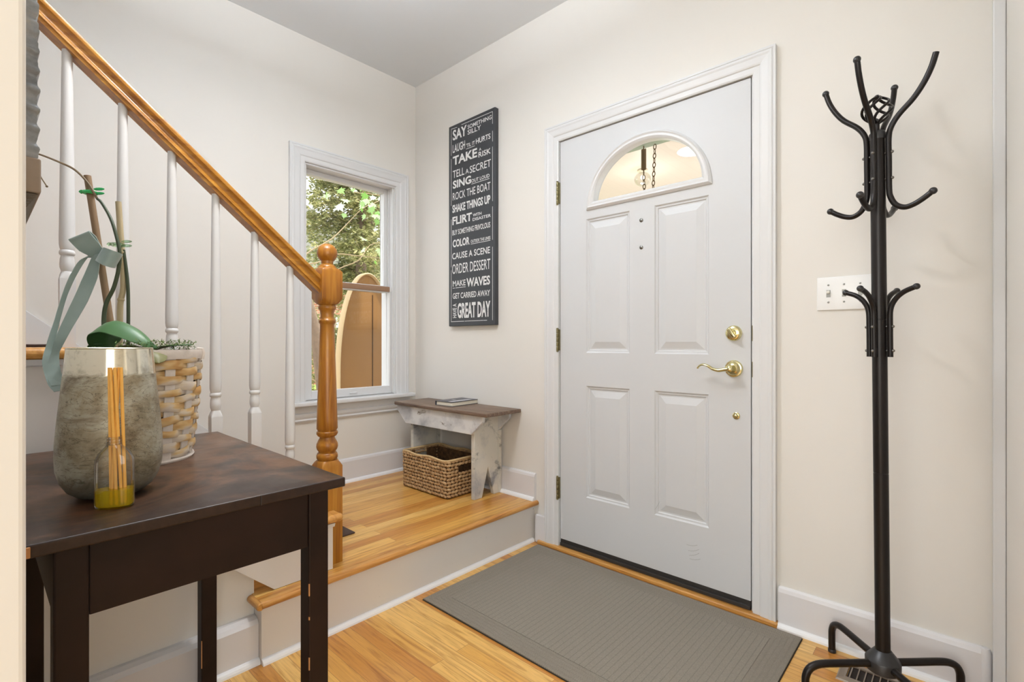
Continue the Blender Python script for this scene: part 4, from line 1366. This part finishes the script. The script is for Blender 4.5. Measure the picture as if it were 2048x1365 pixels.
for txt, x0, x1, z0, z1, bold in TX:
    vs, fs = text_mesh(txt, bold)
    a0, a1 = min(q.x for q in vs), max(q.x for q in vs)
    b0, b1 = min(q.y for q in vs), max(q.y for q in vs)
    out = []
    for q in vs:
        u, w = (q.x - a0) / (a1 - a0), (q.y - b0) / (b1 - b0)
        if txt == 'HAVE A':
            u, w = 1 - w, u
        out.append((x0 + (x1 - x0) * u, -0.0308, z0 + (z1 - z0) * w))
    mb.add(out, fs)
def rule(x0, z0, x1, z1, h=0.003):
    mb.add([(x0, -0.0308, z0), (x1, -0.0308, z1), (x1, -0.0308, z1 + h), (x0, -0.0308, z0 + h)], [(0, 1, 2, 3)])
rule(0.541, 2.213, 0.618, 2.213)
rule(0.588, 1.993, 0.740, 1.993)
rule(0.582, 1.638, 0.747, 1.638)
rule(0.420, 1.388, 0.440, 1.388)
rule(0.446, 1.388, 0.537, 1.388)
for a, b in ((0.405, 0.46), (0.50, 0.766)):
    rule(a, 2.372, b, 2.368)
for a, b in ((0.405, 0.525), (0.53, 0.72)):
    rule(a, 1.182, b, 1.182)
def vrule(x, z0, z1, w=0.003):
    mb.add([(x, -0.0308, z0), (x + w, -0.0308, z0), (x + w, -0.0308, z1), (x, -0.0308, z1)], [(0, 1, 2, 3)])
for a, b in ((1.182, 1.50), (1.52, 1.815), (1.90, 2.19), (2.21, 2.372)):
    vrule(0.404, a, b)
for a, b in ((1.182, 1.60), (1.64, 1.83), (1.86, 2.17), (2.20, 2.26), (2.30, 2.37)):
    vrule(0.763, a, b)
sgp(mb, 'lettering', M['letter'])

# ------------------------------------------------------------------ painted bench on the landing
bn = thing('plank_bench', 'small chippy white painted bench with dark wood top', 'bench', (0.55, -0.135, LZ))
def bp_(mb, name, mat, bevel=0.0, lab=None):
    mb.v = [(x - 0.55, y + 0.135, z - LZ) for x, y, z in mb.v]
    o = mb.build(name, mat, bn, bevel)
    if lab:
        o['label'] = lab
    return o
bp_(MB().rbox((0.148, -0.270, 0.672), (0.958, -0.004, 0.692), 0.004), 'seat', M['benchtop'], lab='dark worn wooden seat board')
for ya, yb in ((-0.250, -0.230), (-0.047, -0.027)):
    bp_(MB().prism([(0.150, 0.6715), (0.152, 0.640), (0.236, 0.566), (0.82, 0.566), (0.905, 0.640), (0.910, 0.6715)], 'y', ya, yb), 'skirt_board', M['chippy'], 0.0025)
for xa, xb in ((0.262, 0.287), (0.800, 0.825)):
    poly = [(-0.229, LZ), (-0.178, LZ), (-0.128, LZ + 0.165), (-0.076, LZ), (-0.022, LZ), (-0.022, 0.566), (-0.048, 0.566), (-0.048, 0.6715), (-0.229, 0.6715)]
    poly = [(-0.2295, 0.2155), (-0.172, 0.2155), (-0.126, 0.375), (-0.080, 0.2155), (-0.0475, 0.2155), (-0.0475, 0.6715), (-0.2295, 0.6715)]
    bp_(MB().prism(poly, 'x', xa, xb), 'leg_board', M['chippy_leg'], 0.0025)
    bp_(MB().box((xa, -0.0465, 0.2155), (xb, -0.0185, 0.566)), 'leg_strip', M['chippy_leg'], 0.002)

# book on the bench
bk = thing('hardcover_book', 'dark covered hardcover book lying on the painted bench', 'book', (0.548, -0.100, 0.692))
bk.rotation_euler = (0, 0, R(3))
MB().rbox((-0.066, -0.108, 0.003), (0.064, 0.106, 0.023), 0.001).build('pages', M['pages'], bk)
mb = MB()
mb.rbox((-0.072, -0.112, 0.0), (0.068, 0.111, 0.003), 0.001).rbox((-0.072, -0.112, 0.023), (0.068, 0.111, 0.026), 0.001).rbox((-0.0745, -0.112, 0.0), (-0.0715, 0.111, 0.026), 0.001)
mb.build('cover', M['book'], bk)
mb = MB().box((0.02, -0.10, 0.0261), (0.05, 0.07, 0.0264)).box((-0.03, -0.03, 0.0261), (-0.005, -0.01, 0.0264))
mb.build('cover_print', flat('cover_print', S(188, 186, 190), 0.4), bk)

# ------------------------------------------------------------------ seagrass basket
sb = thing('storage_basket', 'rectangular braided seagrass basket under the painted bench', 'basket', (0.512, -0.192, LZ))
BX, BY, BH = 0.205, 0.132, 0.205
def rrect(hx, hy, r, ds):
    """points and tangents along a rounded rectangle at spacing ds"""
    segs = []
    per = []
    for (cx, cy2, a0) in ((hx - r, -hy + r, -90), (hx - r, hy - r, 0), (-hx + r, hy - r, 90), (-hx + r, -hy + r, 180)):
        for k in range(7):
            a = R(a0 + 15 * k)
            per.append(Vector((cx + r * math.cos(a), cy2 + r * math.sin(a), 0)))
    L = [0]
    for i in range(len(per)):
        L.append(L[-1] + (per[(i + 1) % len(per)] - per[i]).length)
    n = max(8, int(L[-1] / ds))
    out = []
    for k in range(n):
        d = L[-1] * k / n
        i = max(j for j in range(len(per)) if L[j] <= d)
        p, q = per[i], per[(i + 1) % len(per)]
        f_ = (d - L[i]) / max(1e-9, (q - p).length)
        out.append((p.lerp(q, f_), (q - p).normalized()))
    return out
r3 = random.Random(11)
mb = MB()
NR = 11
rowh = 0.200 / NR
for k in range(NR):
    z = 0.008 + rowh * k
    tap = 1.0 - 0.02 * (1 - k / NR)
    pts = rrect(BX * tap, BY * tap, 0.022, 0.0250)
    for j, (p, tg) in enumerate(pts):
        zz = z + r3.uniform(-0.0012, 0.0012)
        if k >= NR - 4 and k <= NR - 3 and abs(p.y) < 0.045 and abs(p.x) > BX * 0.9:
            continue            # hand holes in the short ends
        nrm = Vector((tg.y, -tg.x, 0))
        c = p + Vector((0, 0, zz + rowh * 0.4)) + nrm * r3.uniform(-0.001, 0.0012)
        lean = 0.32 if k % 2 else -0.32
        ax = (tg + Vector((0, 0, lean * r3.uniform(0.7, 1.2)))).normalized()
        bx = ax.cross(nrm).normalized()
        la, lb, lc = 0.0146 * r3.uniform(0.9, 1.1), 0.0080, 0.0068
        n, m = 8, 6
        rings = []
        for q in range(m + 1):
            th2 = PI * q / m
            rr = max(1e-4, math.sin(th2))
            rings.append([c - ax * la * math.cos(th2) + (bx * lb * math.cos(2 * PI * w / n) + nrm * lc * math.sin(2 * PI * w / n)) * rr for w in range(n)])
        mb.loft(rings, True, False)
mb.build('braided_wall', M['seagrass'], sb)
mb = MB()
rim = [p + Vector((0, 0, BH + 0.001 + 0.004 * math.sin(p.x * 30))) for p, _ in rrect(BX, BY, 0.024, 0.02)]
mb.tube(rim, 0.0062, 8, closed=True)
mb.build('rim', flat('seagrass_rim', S(196, 166, 120), 0.7, vary=0.2, scale=60), sb)
mb = MB()
mb.box((-BX + 0.012, -BY + 0.012, 0.002), (BX - 0.012, BY - 0.012, 0.006))
for a, b in (((-BX + 0.006, -BY + 0.006), (BX - 0.006, -BY + 0.009)), ((-BX + 0.006, BY - 0.009), (BX - 0.006, BY - 0.006))):
    mb.box((a[0], a[1], 0.004), (b[0], b[1], BH - 0.01))
for s_ in (-1, 1):
    x0, x1 = sorted((s_ * (BX - 0.009), s_ * (BX - 0.006)))
    mb.box((x0, -BY + 0.008, 0.004), (x1, -0.045, BH - 0.01)).box((x0, 0.045, 0.004), (x1, BY - 0.008, BH - 0.01)).box((x0, -0.045, 0.004), (x1, 0.045, 0.118))
mb.build('shade_backing', M['seagrass_shade'], sb)  # dark sheets behind the braid, gap shade put into their colour

# ------------------------------------------------------------------ door mat
dm = thing('door_mat', 'flat grey brown woven mat on the oak floor before the door', 'mat', (1.716, -0.415, 0))
MX, MY = 0.606, 0.372
def mat_ring(a, b, z0, z1):
    mb = MB()
    mb.box((-a, -MY, z0), (-b, MY, z1)).box((b, -MY, z0), (a, MY, z1)).box((-b, -MY, z0), (b, -MY + (a - b), z1)).box((-b, MY - (a - b), z0), (b, MY, z1))
    return mb
MB().box((-MX, -MY, 0), (MX, MY, 0.004)).build('rubber_backing', M['matedge'], dm, 0.001)
bw = 0.085
MB().box((-MX + bw, -MY + bw, 0.004), (MX - bw, MY - bw, 0.0085)).build('field', M['mat'], dm)
mb = MB()
for k in range(5):
    o_ = 0.003 + 0.0165 * k
    i_ = o_ + 0.0150
    ax_, ay_, bx_, by_ = MX - o_, MY - o_, MX - i_, MY - i_
    z1 = 0.0078
    rings = []
    for (sx_, sy_) in ((-1, -1), (1, -1), (1, 1), (-1, 1), (-1, -1)):
        rings.append([(sx_ * (ax_ + 0.0008), sy_ * (ay_ + 0.0008), 0.004), (sx_ * (ax_ + 0.0008), sy_ * (ay_ + 0.0008), 0.0072), (sx_ * (ax_ - 0.002), sy_ * (ay_ - 0.002), z1 + 0.0006), (sx_ * (bx_ + 0.002), sy_ * (by_ + 0.002), z1 + 0.0006), (sx_ * (bx_ - 0.0008), sy_ * (by_ - 0.0008), 0.0072), (sx_ * (bx_ - 0.0008), sy_ * (by_ - 0.0008), 0.004)])
    mb.loft(rings, True, False, smooth=False)
mb.build('border', M['matborder'], dm)

# ------------------------------------------------------------------ light switch
sw = thing('light_switch', 'white three toggle light switch plate on the cream wall', 'light switch', (2.4395, -0.0005, 1.225))
MB().rbox((-0.081, -0.006, -0.058), (0.081, 0.0, 0.058), 0.003).build('plate', M['plate'], sw)
for k, up_ in enumerate((1, -1, 1)):
    x = -0.046 + 0.046 * k
    mb = MB().rbox((x - 0.0045, -0.0165, -0.004 + up_ * 0.004), (x + 0.0045, -0.005, 0.006 + up_ * 0.004), 0.0015)
    tg_ = mb.build('toggle', M['toggle'], sw)
    MB().box((x - 0.0062, -0.0064, -0.0125), (x + 0.0062, -0.0055, 0.0125)).build('toggle_slot', M['steel'], tg_)
    for dz in (0.030, -0.030):
        q = MB()
        q.loft([[(x + r_ * math.cos(2 * PI * i / 12), -h, dz + r_ * math.sin(2 * PI * i / 12)) for i in range(12)] for r_, h in ((0.0032, 0.0055), (0.0032, 0.007), (0.002, 0.0076))])
        q.build('screw', M['steel'], sw)

# ------------------------------------------------------------------ floor vent
fv = thing('floor_vent', 'taupe metal floor register beneath the coat rack', 'vent', (2.607, -0.142, 0))
MB().box((-0.135, -0.035, 0.0005), (0.135, 0.035, 0.002)).build('duct_opening', M['ventdark'], fv)
mb = MB()
prof = [(0.024, 0.0), (0.020, 0.004), (0.006, 0.0065), (0.0, 0.0065), (0.0, 0.002)]
a_, b_ = 0.137, 0.037
rings = []
for sx_, sy_ in ((-1, -1), (1, -1), (1, 1), (-1, 1), (-1, -1)):
    rings.append([(sx_ * (a_ + u), sy_ * (b_ + u), h) for u, h in prof])
mb.loft(rings, True, False, smooth=False)
mb.build('frame', M['vent'], fv)
for k in range(15):
    x = -0.128 + 0.0183 * k
    MB().box((x - 0.0016, -0.036, 0.0022), (x + 0.0016, 0.036, 0.0062)).build('louvre', M['vent'], fv)

# ------------------------------------------------------------------ coat rack
cr = thing('coat_rack', 'black metal coat rack with curled hooks by the door', 'coat rack', (2.569, -0.221, 0))
lean = -0.0105                                    # leans slightly
cr.rotation_euler = Matrix.Rotation(lean, 3, Vector((0.675, -0.738, 0))).to_euler()
cr.rotation_euler = Matrix.Rotation(-lean * 1.0, 3, Vector((0.675, -0.738, 0))).to_euler()
for k in range(4):
    a = R(133 + 90 * k)
    c_, s_ = math.cos(a), math.sin(a)
    P = [(0.03, 0.112), (0.10, 0.112), (0.165, 0.112), (0.195, 0.109), (0.217, 0.098), (0.228, 0.078), (0.230, 0.055), (0.230, 0.006)]
    pts = smooth_path([(q * c_, q * s_, z) for q, z in P], 4)
    lg = MB().tube(pts, 0.0105, 14).build('leg', M['black'], cr)
    MB().lathe([(0.0115, 0.0), (0.0122, 0.002), (0.0122, 0.009), (0.011, 0.011)], (0.230 * c_, 0.230 * s_, 0.0), 16).build('foot_cap', M['blackhub'], lg)
MB().lathe([(0.040, 0.090), (0.0435, 0.093), (0.0440, 0.121), (0.0425, 0.1235), (0.0215, 0.150), (0.0195, 0.151), (0.0195, 0.140)], n=36).build('hub', M['blackhub'], cr)
MB().lathe([(0.0188, 0.10), (0.0188, 0.668), (0.0182, 0.6685), (0.0182, 0.671), (0.0188, 0.6715), (0.0188, 1.12), (0.0182, 1.1205), (0.0182, 1.1225), (0.0188, 1.123), (0.0188, 1.660)], n=28).build('pole', M['black'], cr)
MB().lathe([(0.0195, 1.650), (0.0205, 1.654), (0.0205, 1.668), (0.017, 1.674), (0.010, 1.676)], n=28).build('pole_cap', M['blackhub'], cr)
# hooks
UP = [(0.0275, 1.50), (0.0275, 1.58), (0.0275, 1.645), (0.033, 1.675), (0.052, 1.705), (0.086, 1.738), (0.110, 1.772), (0.127, 1.808), (0.137, 1.842)]
DN = [(0.0275, 1.50), (0.031, 1.474), (0.043, 1.450), (0.064, 1.438), (0.086, 1.442), (0.108, 1.454), (0.126, 1.467)]
for k in range(4):
    a = R(-12.7 + 90 * k)
    c_, s_ = math.cos(a), math.sin(a)
    prof = DN[::-1] + UP[1:]
    pts = smooth_path([(q * c_, q * s_, z) for q, z in prof], 5)
    hk = MB().tube(pts, 0.0076, 12).build('hook', M['black'], cr)
    for q, z in ((0.1375, 1.843), (0.1275, 1.468)):
        if k == 0 and z > 1.8:
            continue                              # this arm has lost its ball
        MB().ball((q * c_, q * s_, z), 0.0098, 14, 10).build('ball_tip', M['blackhub'], hk)
    for z in (1.605, 1.53):
        mb = MB()
        mb.tube([(0.017 * c_, 0.017 * s_, z), (0.0365 * c_, 0.0365 * s_, z)], 0.0036, 10)
        mb.ball((0.0355 * c_, 0.0355 * s_, z), 0.0045, 10, 6)
        mb.build('screw', M['steel'], hk)
for k in range(4):
    a = R(-21.5 + 90 * k)
    c_, s_ = math.cos(a), math.sin(a)
    prof = [(0.0278, 1.012), (0.0278, 1.10), (0.0295, 1.150), (0.042, 1.178), (0.063, 1.197), (0.092, 1.209)]
    pts = smooth_path([(q * c_, q * s_, z) for q, z in prof], 5)
    hk = MB().tube(pts, 0.0072, 12).build('small_hook', M['black'], cr)
    MB().ball((0.094 * c_, 0.094 * s_, 1.2095), 0.0090, 14, 10).build('ball_tip', M['blackhub'], hk)
    for z in (1.03, 1.10):
        mb = MB()
        mb.tube([(0.017 * c_, 0.017 * s_, z), (0.0365 * c_, 0.0365 * s_, z)], 0.0035, 10)
        mb.ball((0.0355 * c_, 0.0355 * s_, z), 0.0043, 10, 6)
        mb.build('screw', M['steel'], hk)
# twisted wire finial
mb = MB()
for k in range(6):
    a0 = 2 * PI * k / 6
    pts = []
    for i in range(17):
        f_ = i / 16
        rr = 0.006 + 0.031 * math.sin(PI * f_) ** 0.8
        a = a0 + 2.4 * f_
        pts.append((rr * math.cos(a), rr * math.sin(a), 1.700 + 0.075 * f_))
    mb.tube(pts, 0.0038, 8)
mb.tube([(0, 0, 1.67), (0, 0, 1.705)], 0.006, 10)
mb.ball((0, 0, 1.775), 0.008, 10, 8)
mb.build('wire_finial', M['black'], cr)

# ------------------------------------------------------------------ entry ceiling lamp (above the frame), bowl and stem shaped for the added uplight
cl = thing('ceiling_lamp', 'ceiling lamp over the entry with bowl and stem added for uplight', 'ceiling lamp', (1.34, -1.33, CEIL))
MB().lathe([(0.075, -0.0005), (0.075, -0.012), (0.060, -0.026), (0.012, -0.030), (0.010, -0.285), (0.010, -0.37), (0.018, -0.376), (0.001, -0.384)], n=40).build('stem', M['white_em'], cl)
MB().lathe([(0.012, -0.366), (0.10, -0.350), (0.165, -0.318), (0.200, -0.275), (0.205, -0.275), (0.170, -0.323), (0.10, -0.356), (0.012, -0.372)], n=48, cap=False).build('uplight_bowl', M['diffuser'], cl)

# ------------------------------------------------------------------ porch outside the door
struct(MB().box((-0.10, 0.16, 2.42), (4.2, 3.8, 2.50)).build('porch_ceiling', M['porch']), 'cream beadboard porch ceiling outside the door window', 'ceiling')
struct(MB().box((-0.10, 0.152, 2.30), (4.2, 0.88, 2.42)).build('porch_beam', M['porchbeam']), 'green painted porch beam near the door', 'beam')
struct(MB().box((-0.1, 0.152, -0.20), (6.2, 14, -0.06)).build('porch_floor', M['porchfloor']), 'pale concrete porch floor extended outward to bounce sunlight', 'floor')  # runs on unseen past the porch to bounce sun onto its ceiling
# spring and chain hang from the beam
sc_ = thing('hanging_spring', 'rusty spring on a chain hanging outside the door window', 'spring', (1.245, 0.845, 2.30))
pts = []
for i in range(0, 22 * 10 + 1):
    a = 2 * PI * i / 10
    pts.append((0.013 * math.cos(a), 0.013 * math.sin(a), -0.02 - 0.130 * i / 220))
mb = MB().tube(pts, 0.0035, 6)
mb.tube([(0, 0, 0.0), (0, 0, -0.03)], 0.004, 8).tube([(0, 0, -0.145), (0, 0, -0.185)], 0.004, 8)
mb.build('coil', M['rust'], sc_)
def chain(mb, path, ln=0.034):
    P = [Vector(p) for p in path]
    acc = 0
    k = 0
    for i in range(len(P) - 1):
        d = P[i + 1] - P[i]
        n = max(1, int(d.length / (ln * 0.78)))
        for j in range(n):
            c = P[i] + d * ((j + 0.5) / n)
            t_ = d.normalized()
            s0 = t_.cross(Vector((0, 1, 0))) if k % 2 == 0 else t_.cross(Vector((1, 0, 0.01)))
            s0.normalize()
            pts = [c + t_ * (ln * 0.5 * math.cos(q)) + s0 * (ln * 0.26 * math.sin(q)) for q in [2 * PI * w / 12 for w in range(12)]]
            mb.tube(pts, 0.0028, 6, closed=True)
            k += 1
mb = MB()
chain(mb, [(0, 0, -0.185), (0.006, 0, -0.30), (0.035, 0, -0.335), (0.064, 0, -0.29), (0.076, 0, -0.01)])
mb.build('chain', M['rust'], sc_)
# porch lamp: clear glass disc
pl = thing('porch_lamp', 'clear glass porch ceiling lamp seen through the door window', 'lamp', (0.870, 1.545, 2.42))
MB().lathe([(0.040, -0.0005), (0.040, -0.012), (0.026, -0.020), (0.016, -0.032)], n=28).build('base', M['white_em'], pl)
MB().lathe([(0.018, -0.026), (0.045, -0.032), (0.062, -0.052), (0.066, -0.078), (0.058, -0.104), (0.036, -0.122), (0.001, -0.128), (0.001, -0.125), (0.034, -0.119), (0.055, -0.102), (0.063, -0.078), (0.059, -0.054), (0.043, -0.036), (0.018, -0.030)], n=40, cap=False).build('glass_shade', M['lampglass'], pl)
MB().ball((0, 0, -0.060), 0.017, 16, 12).build('bulb', M['diffuser'], pl)

# ------------------------------------------------------------------ garden outside the window
struct(MB().box((-5.6, -6, -0.452), (-0.151, 26, -0.448)).build('added_ground', M['neutral_ground']), 'added grey brown ground that keeps green bounce off the porch', 'path')  # unseen sheet added over the lawn to cut its green bounce
struct(MB().box((-30, -6, -0.55), (-0.151, 26, -0.452)).build('lawn', M['lawn']), 'sunny green lawn seen low in the window', 'lawn')
def branch(mb, a, b, r0, r1, sag=0.0, n=6, jit=0.05, rr=rng):
    a, b = Vector(a), Vector(b)
    pts = [a.lerp(b, i / n) + Vector((rr.uniform(-jit, jit), rr.uniform(-jit, jit), rr.uniform(-jit, jit) - sag * math.sin(PI * i / n))) * (0 < i < n) for i in range(n + 1)]
    pts = smooth_path(pts, 3)
    mb.tube(pts, [r0 + (r1 - r0) * i / (len(pts) - 1) for i in range(len(pts))], 7)
    return pts
# evergreen with drooping sprays
def evergreen(loc, h, rad, seed, label, zlo=0.2, nb=80, per=8):
    rr = random.Random(seed)
    tr = thing('evergreen_tree', label, 'tree', (loc[0], loc[1], -0.45), group='evergreens beyond the window')
    MB().tube([(0, 0, 0), (0.03, 0.02, h * 0.4), (0, 0.05, h * 0.8), (0, 0, h)], [0.11, 0.09, 0.06, 0.02], 10).build('trunk', M['bark'], tr)
    bb = MB()
    fo = MB()
    for i in range(nb):
        z = rr.uniform(zlo, h * 0.97)
        a = rr.uniform(0, 2 * PI)
        L = rad * (1 - 0.45 * z / h) * rr.uniform(0.7, 1.0)
        e = (L * math.cos(a), L * math.sin(a), z - L * rr.uniform(-0.05, 0.35))
        pts = branch(bb, (0, 0, z), e, 0.011, 0.003, -0.05, 5, 0.06, rr)
        for p in pts[3:]:
            for _ in range(per):
                q = p + Vector((rr.gauss(0, 0.11), rr.gauss(0, 0.11), rr.gauss(0, 0.07)))
                d0 = rr.uniform(0, 2 * PI)
                for w in range(7):
                    d = d0 + rr.uniform(-1.1, 1.1)
                    el = rr.uniform(-0.6, 0.5)
                    ln = rr.uniform(0.04, 0.095)
                    v_ = Vector((math.cos(d) * math.cos(el), math.sin(d) * math.cos(el), math.sin(el)))
                    sd = v_.cross(Vector((rr.uniform(-1, 1), rr.uniform(-1, 1), 1))).normalized() * 0.0075
                    fo.add([q - sd * 0.5, q + v_ * ln * 0.5 + sd * 1.4, q + v_ * ln, q + v_ * ln * 0.5 - sd * 1.4], [(0, 1, 2, 3)])
    bb.build('branches', M['twigs'], tr)
    tag(fo.build('needles', M['needles'], tr), kind='stuff')
evergreen((-4.15, 2.0), 5.0, 1.2, 5, 'dense evergreen tree filling the upper window', 0.9, 90, 10)
evergreen((-7.6, 4.3), 6.4, 1.9, 8, 'dense evergreen tree standing behind the first one', 0.6, 110, 9)
# maple bough with broad leaves
mp = thing('maple_tree', 'bright green maple bough hanging at the top of the window', 'tree', (-1.15, 1.75, -0.45))
bb = MB()
bb.tube([(0, 0, 0), (0.03, 0, 1.5), (-0.05, 0.02, 2.6), (-0.1, 0, 3.6)], [0.09, 0.075, 0.06, 0.03], 10)
bb.build('trunk', M['bark'], mp)
bb = MB()
lf_ = MB()
rr = random.Random(21)
def maple_leaf(mb, c, d, up, s):
    d = d.normalized()
    sd = d.cross(up).normalized()
    shape = [(0, 0), (0.18, 0.05), (0.52, -0.05), (0.36, 0.16), (0.75, 0.42), (0.40, 0.40), (0.45, 0.62), (0.20, 0.56), (0, 1.0), (-0.20, 0.56), (-0.45, 0.62), (-0.40, 0.40), (-0.75, 0.42), (-0.36, 0.16), (-0.52, -0.05), (-0.18, 0.05)]
    nn_ = sd.cross(d)
    mb.add([c + sd * (x * s) + d * (y * s) + nn_ * (0.12 * s * abs(x)) for x, y in shape], [tuple(range(16))])
for (b0, b1) in (((-0.05, 0, 3.0), (-0.35, -1.35, 2.92)), ((-0.05, 0, 2.9), (-0.25, -1.05, 2.72)), ((-0.05, 0, 2.7), (-0.30, -0.95, 2.45)), ((-0.05, 0, 2.4), (-0.15, -1.0, 2.15))):
    pts = branch(bb, b0, b1, 0.010, 0.003, 0.05, 5, 0.04, rr)
    for p in pts[5:]:
        for _ in range(9):
            q = p + Vector((rr.gauss(0, 0.11), rr.gauss(0, 0.12), rr.gauss(-0.05, 0.10)))
            maple_leaf(lf_, q, Vector((rr.uniform(-0.6, 0.8), rr.uniform(-0.8, 0.8), rr.uniform(-1.3, -0.2))), Vector((rr.uniform(-0.4, 1), rr.uniform(-1, 0.3), rr.uniform(0.2, 1))), rr.uniform(0.045, 0.085))
bb.build('branches', M['twigs'], mp)
tag(lf_.build('leaves', M['maple'], mp), kind='stuff')
# bare twiggy tree with grey trunk low beside the newel
bt = thing('bare_tree', 'grey brown tree trunk seen low beside the newel post', 'tree', (-2.15, 0.44, -0.45))
MB().tube([(0, 0, 0), (0.01, -0.01, 0.9), (0.02, -0.10, 1.6), (0.03, -0.30, 2.3), (0.03, -0.6, 3.0)], [0.075, 0.066, 0.055, 0.045, 0.03], 10).build('trunk', M['bark'], bt)
bb = MB()
rr = random.Random(4)
for (p0, p1) in (((0, -0.02, 1.15), (0.30, 0.55, 1.55)), ((0, -0.05, 1.3), (-0.2, -0.6, 1.75)), ((0.01, -0.1, 1.6), (0.25, 0.60, 2.05)), ((0.02, -0.15, 1.8), (-0.1, -0.7, 2.1)), ((0.02, -0.2, 2.0), (0.35, 0.75, 2.75)), ((0.03, -0.3, 2.3), (0.30, 0.85, 2.45)), ((0.03, -0.3, 2.3), (0.2, 0.65, 3.15)), ((0, 0, 1.0), (0.1, -0.5, 1.3))):
    branch(bb, p0, p1, 0.008, 0.0025, -0.03, 6, 0.04, rr)
bb.build('branches', M['twigs'], bt)
# neighbouring brick house
hs = thing('brick_house', 'red brick neighbouring house beyond the lawn', 'house', (-14.5, 5.2, -0.45))
MB().box((-3, -5, 0), (0, 6, 3.6)).build('brick_wall', M['brick'], hs)
MB().prism([(-5.4, 3.6), (6.4, 3.6), (0.5, 6.4)], 'x', -3.2, 0.3).build('roof', flat('grey_roof', S(150, 146, 142), 0.8), hs)
for y0 in (-3.6, -0.9, 1.9):
    w_ = MB().box((0.0, y0, 1.0), (0.05, y0 + 1.1, 2.5)).build('window', M['trim'], hs)
    MB().box((0.05, y0 + 0.1, 1.1), (0.06, y0 + 1.0, 2.4)).build('pane', flat('house_glass', S(120, 130, 140), 0.1), w_)
# arched tan board leaning outside the lower sash
ab = thing('arched_board', 'tan arched board with pale rim outside the lower window', 'board', (-0.52, -0.055, -0.45))
NA = 40
def apt(i, inset=0.0):
    W_, zb, H_ = 0.235 - inset, 1.30, 0.72 - inset
    a = PI * i / NA
    return (-W_ * math.cos(a) * (1 if True else 1), zb + H_ * math.sin(a))
poly = [(-0.235 + 0.016, 0.0)] + [apt(i, 0.016) for i in range(NA + 1)] + [(0.235 - 0.016, 0.0)]
MB().prism(poly, 'x', -0.02, 0.0).build('panel', M['tan'], ab)
mb = MB()
rings = []
path = [((-0.235, 0.0), (-0.219, 0.0))] + [(apt(i), apt(i, 0.016)) for i in range(NA + 1)] + [((0.235, 0.0), (0.219, 0.0))]
for o_, i_ in path:
    rings.append([(-0.03, o_[0], o_[1]), (0.02, o_[0], o_[1]), (0.03, (o_[0] + i_[0]) / 2, (o_[1] + i_[1]) / 2), (0.02, i_[0], i_[1]), (-0.03, i_[0], i_[1])])
mb.loft(rings, True, True)
mb.build('rim', M['tanrim'], ab)
MB().box((0.0, 0.045, 0.0), (0.004, 0.050, 1.86)).build('seam', M['dark_line'], ab)
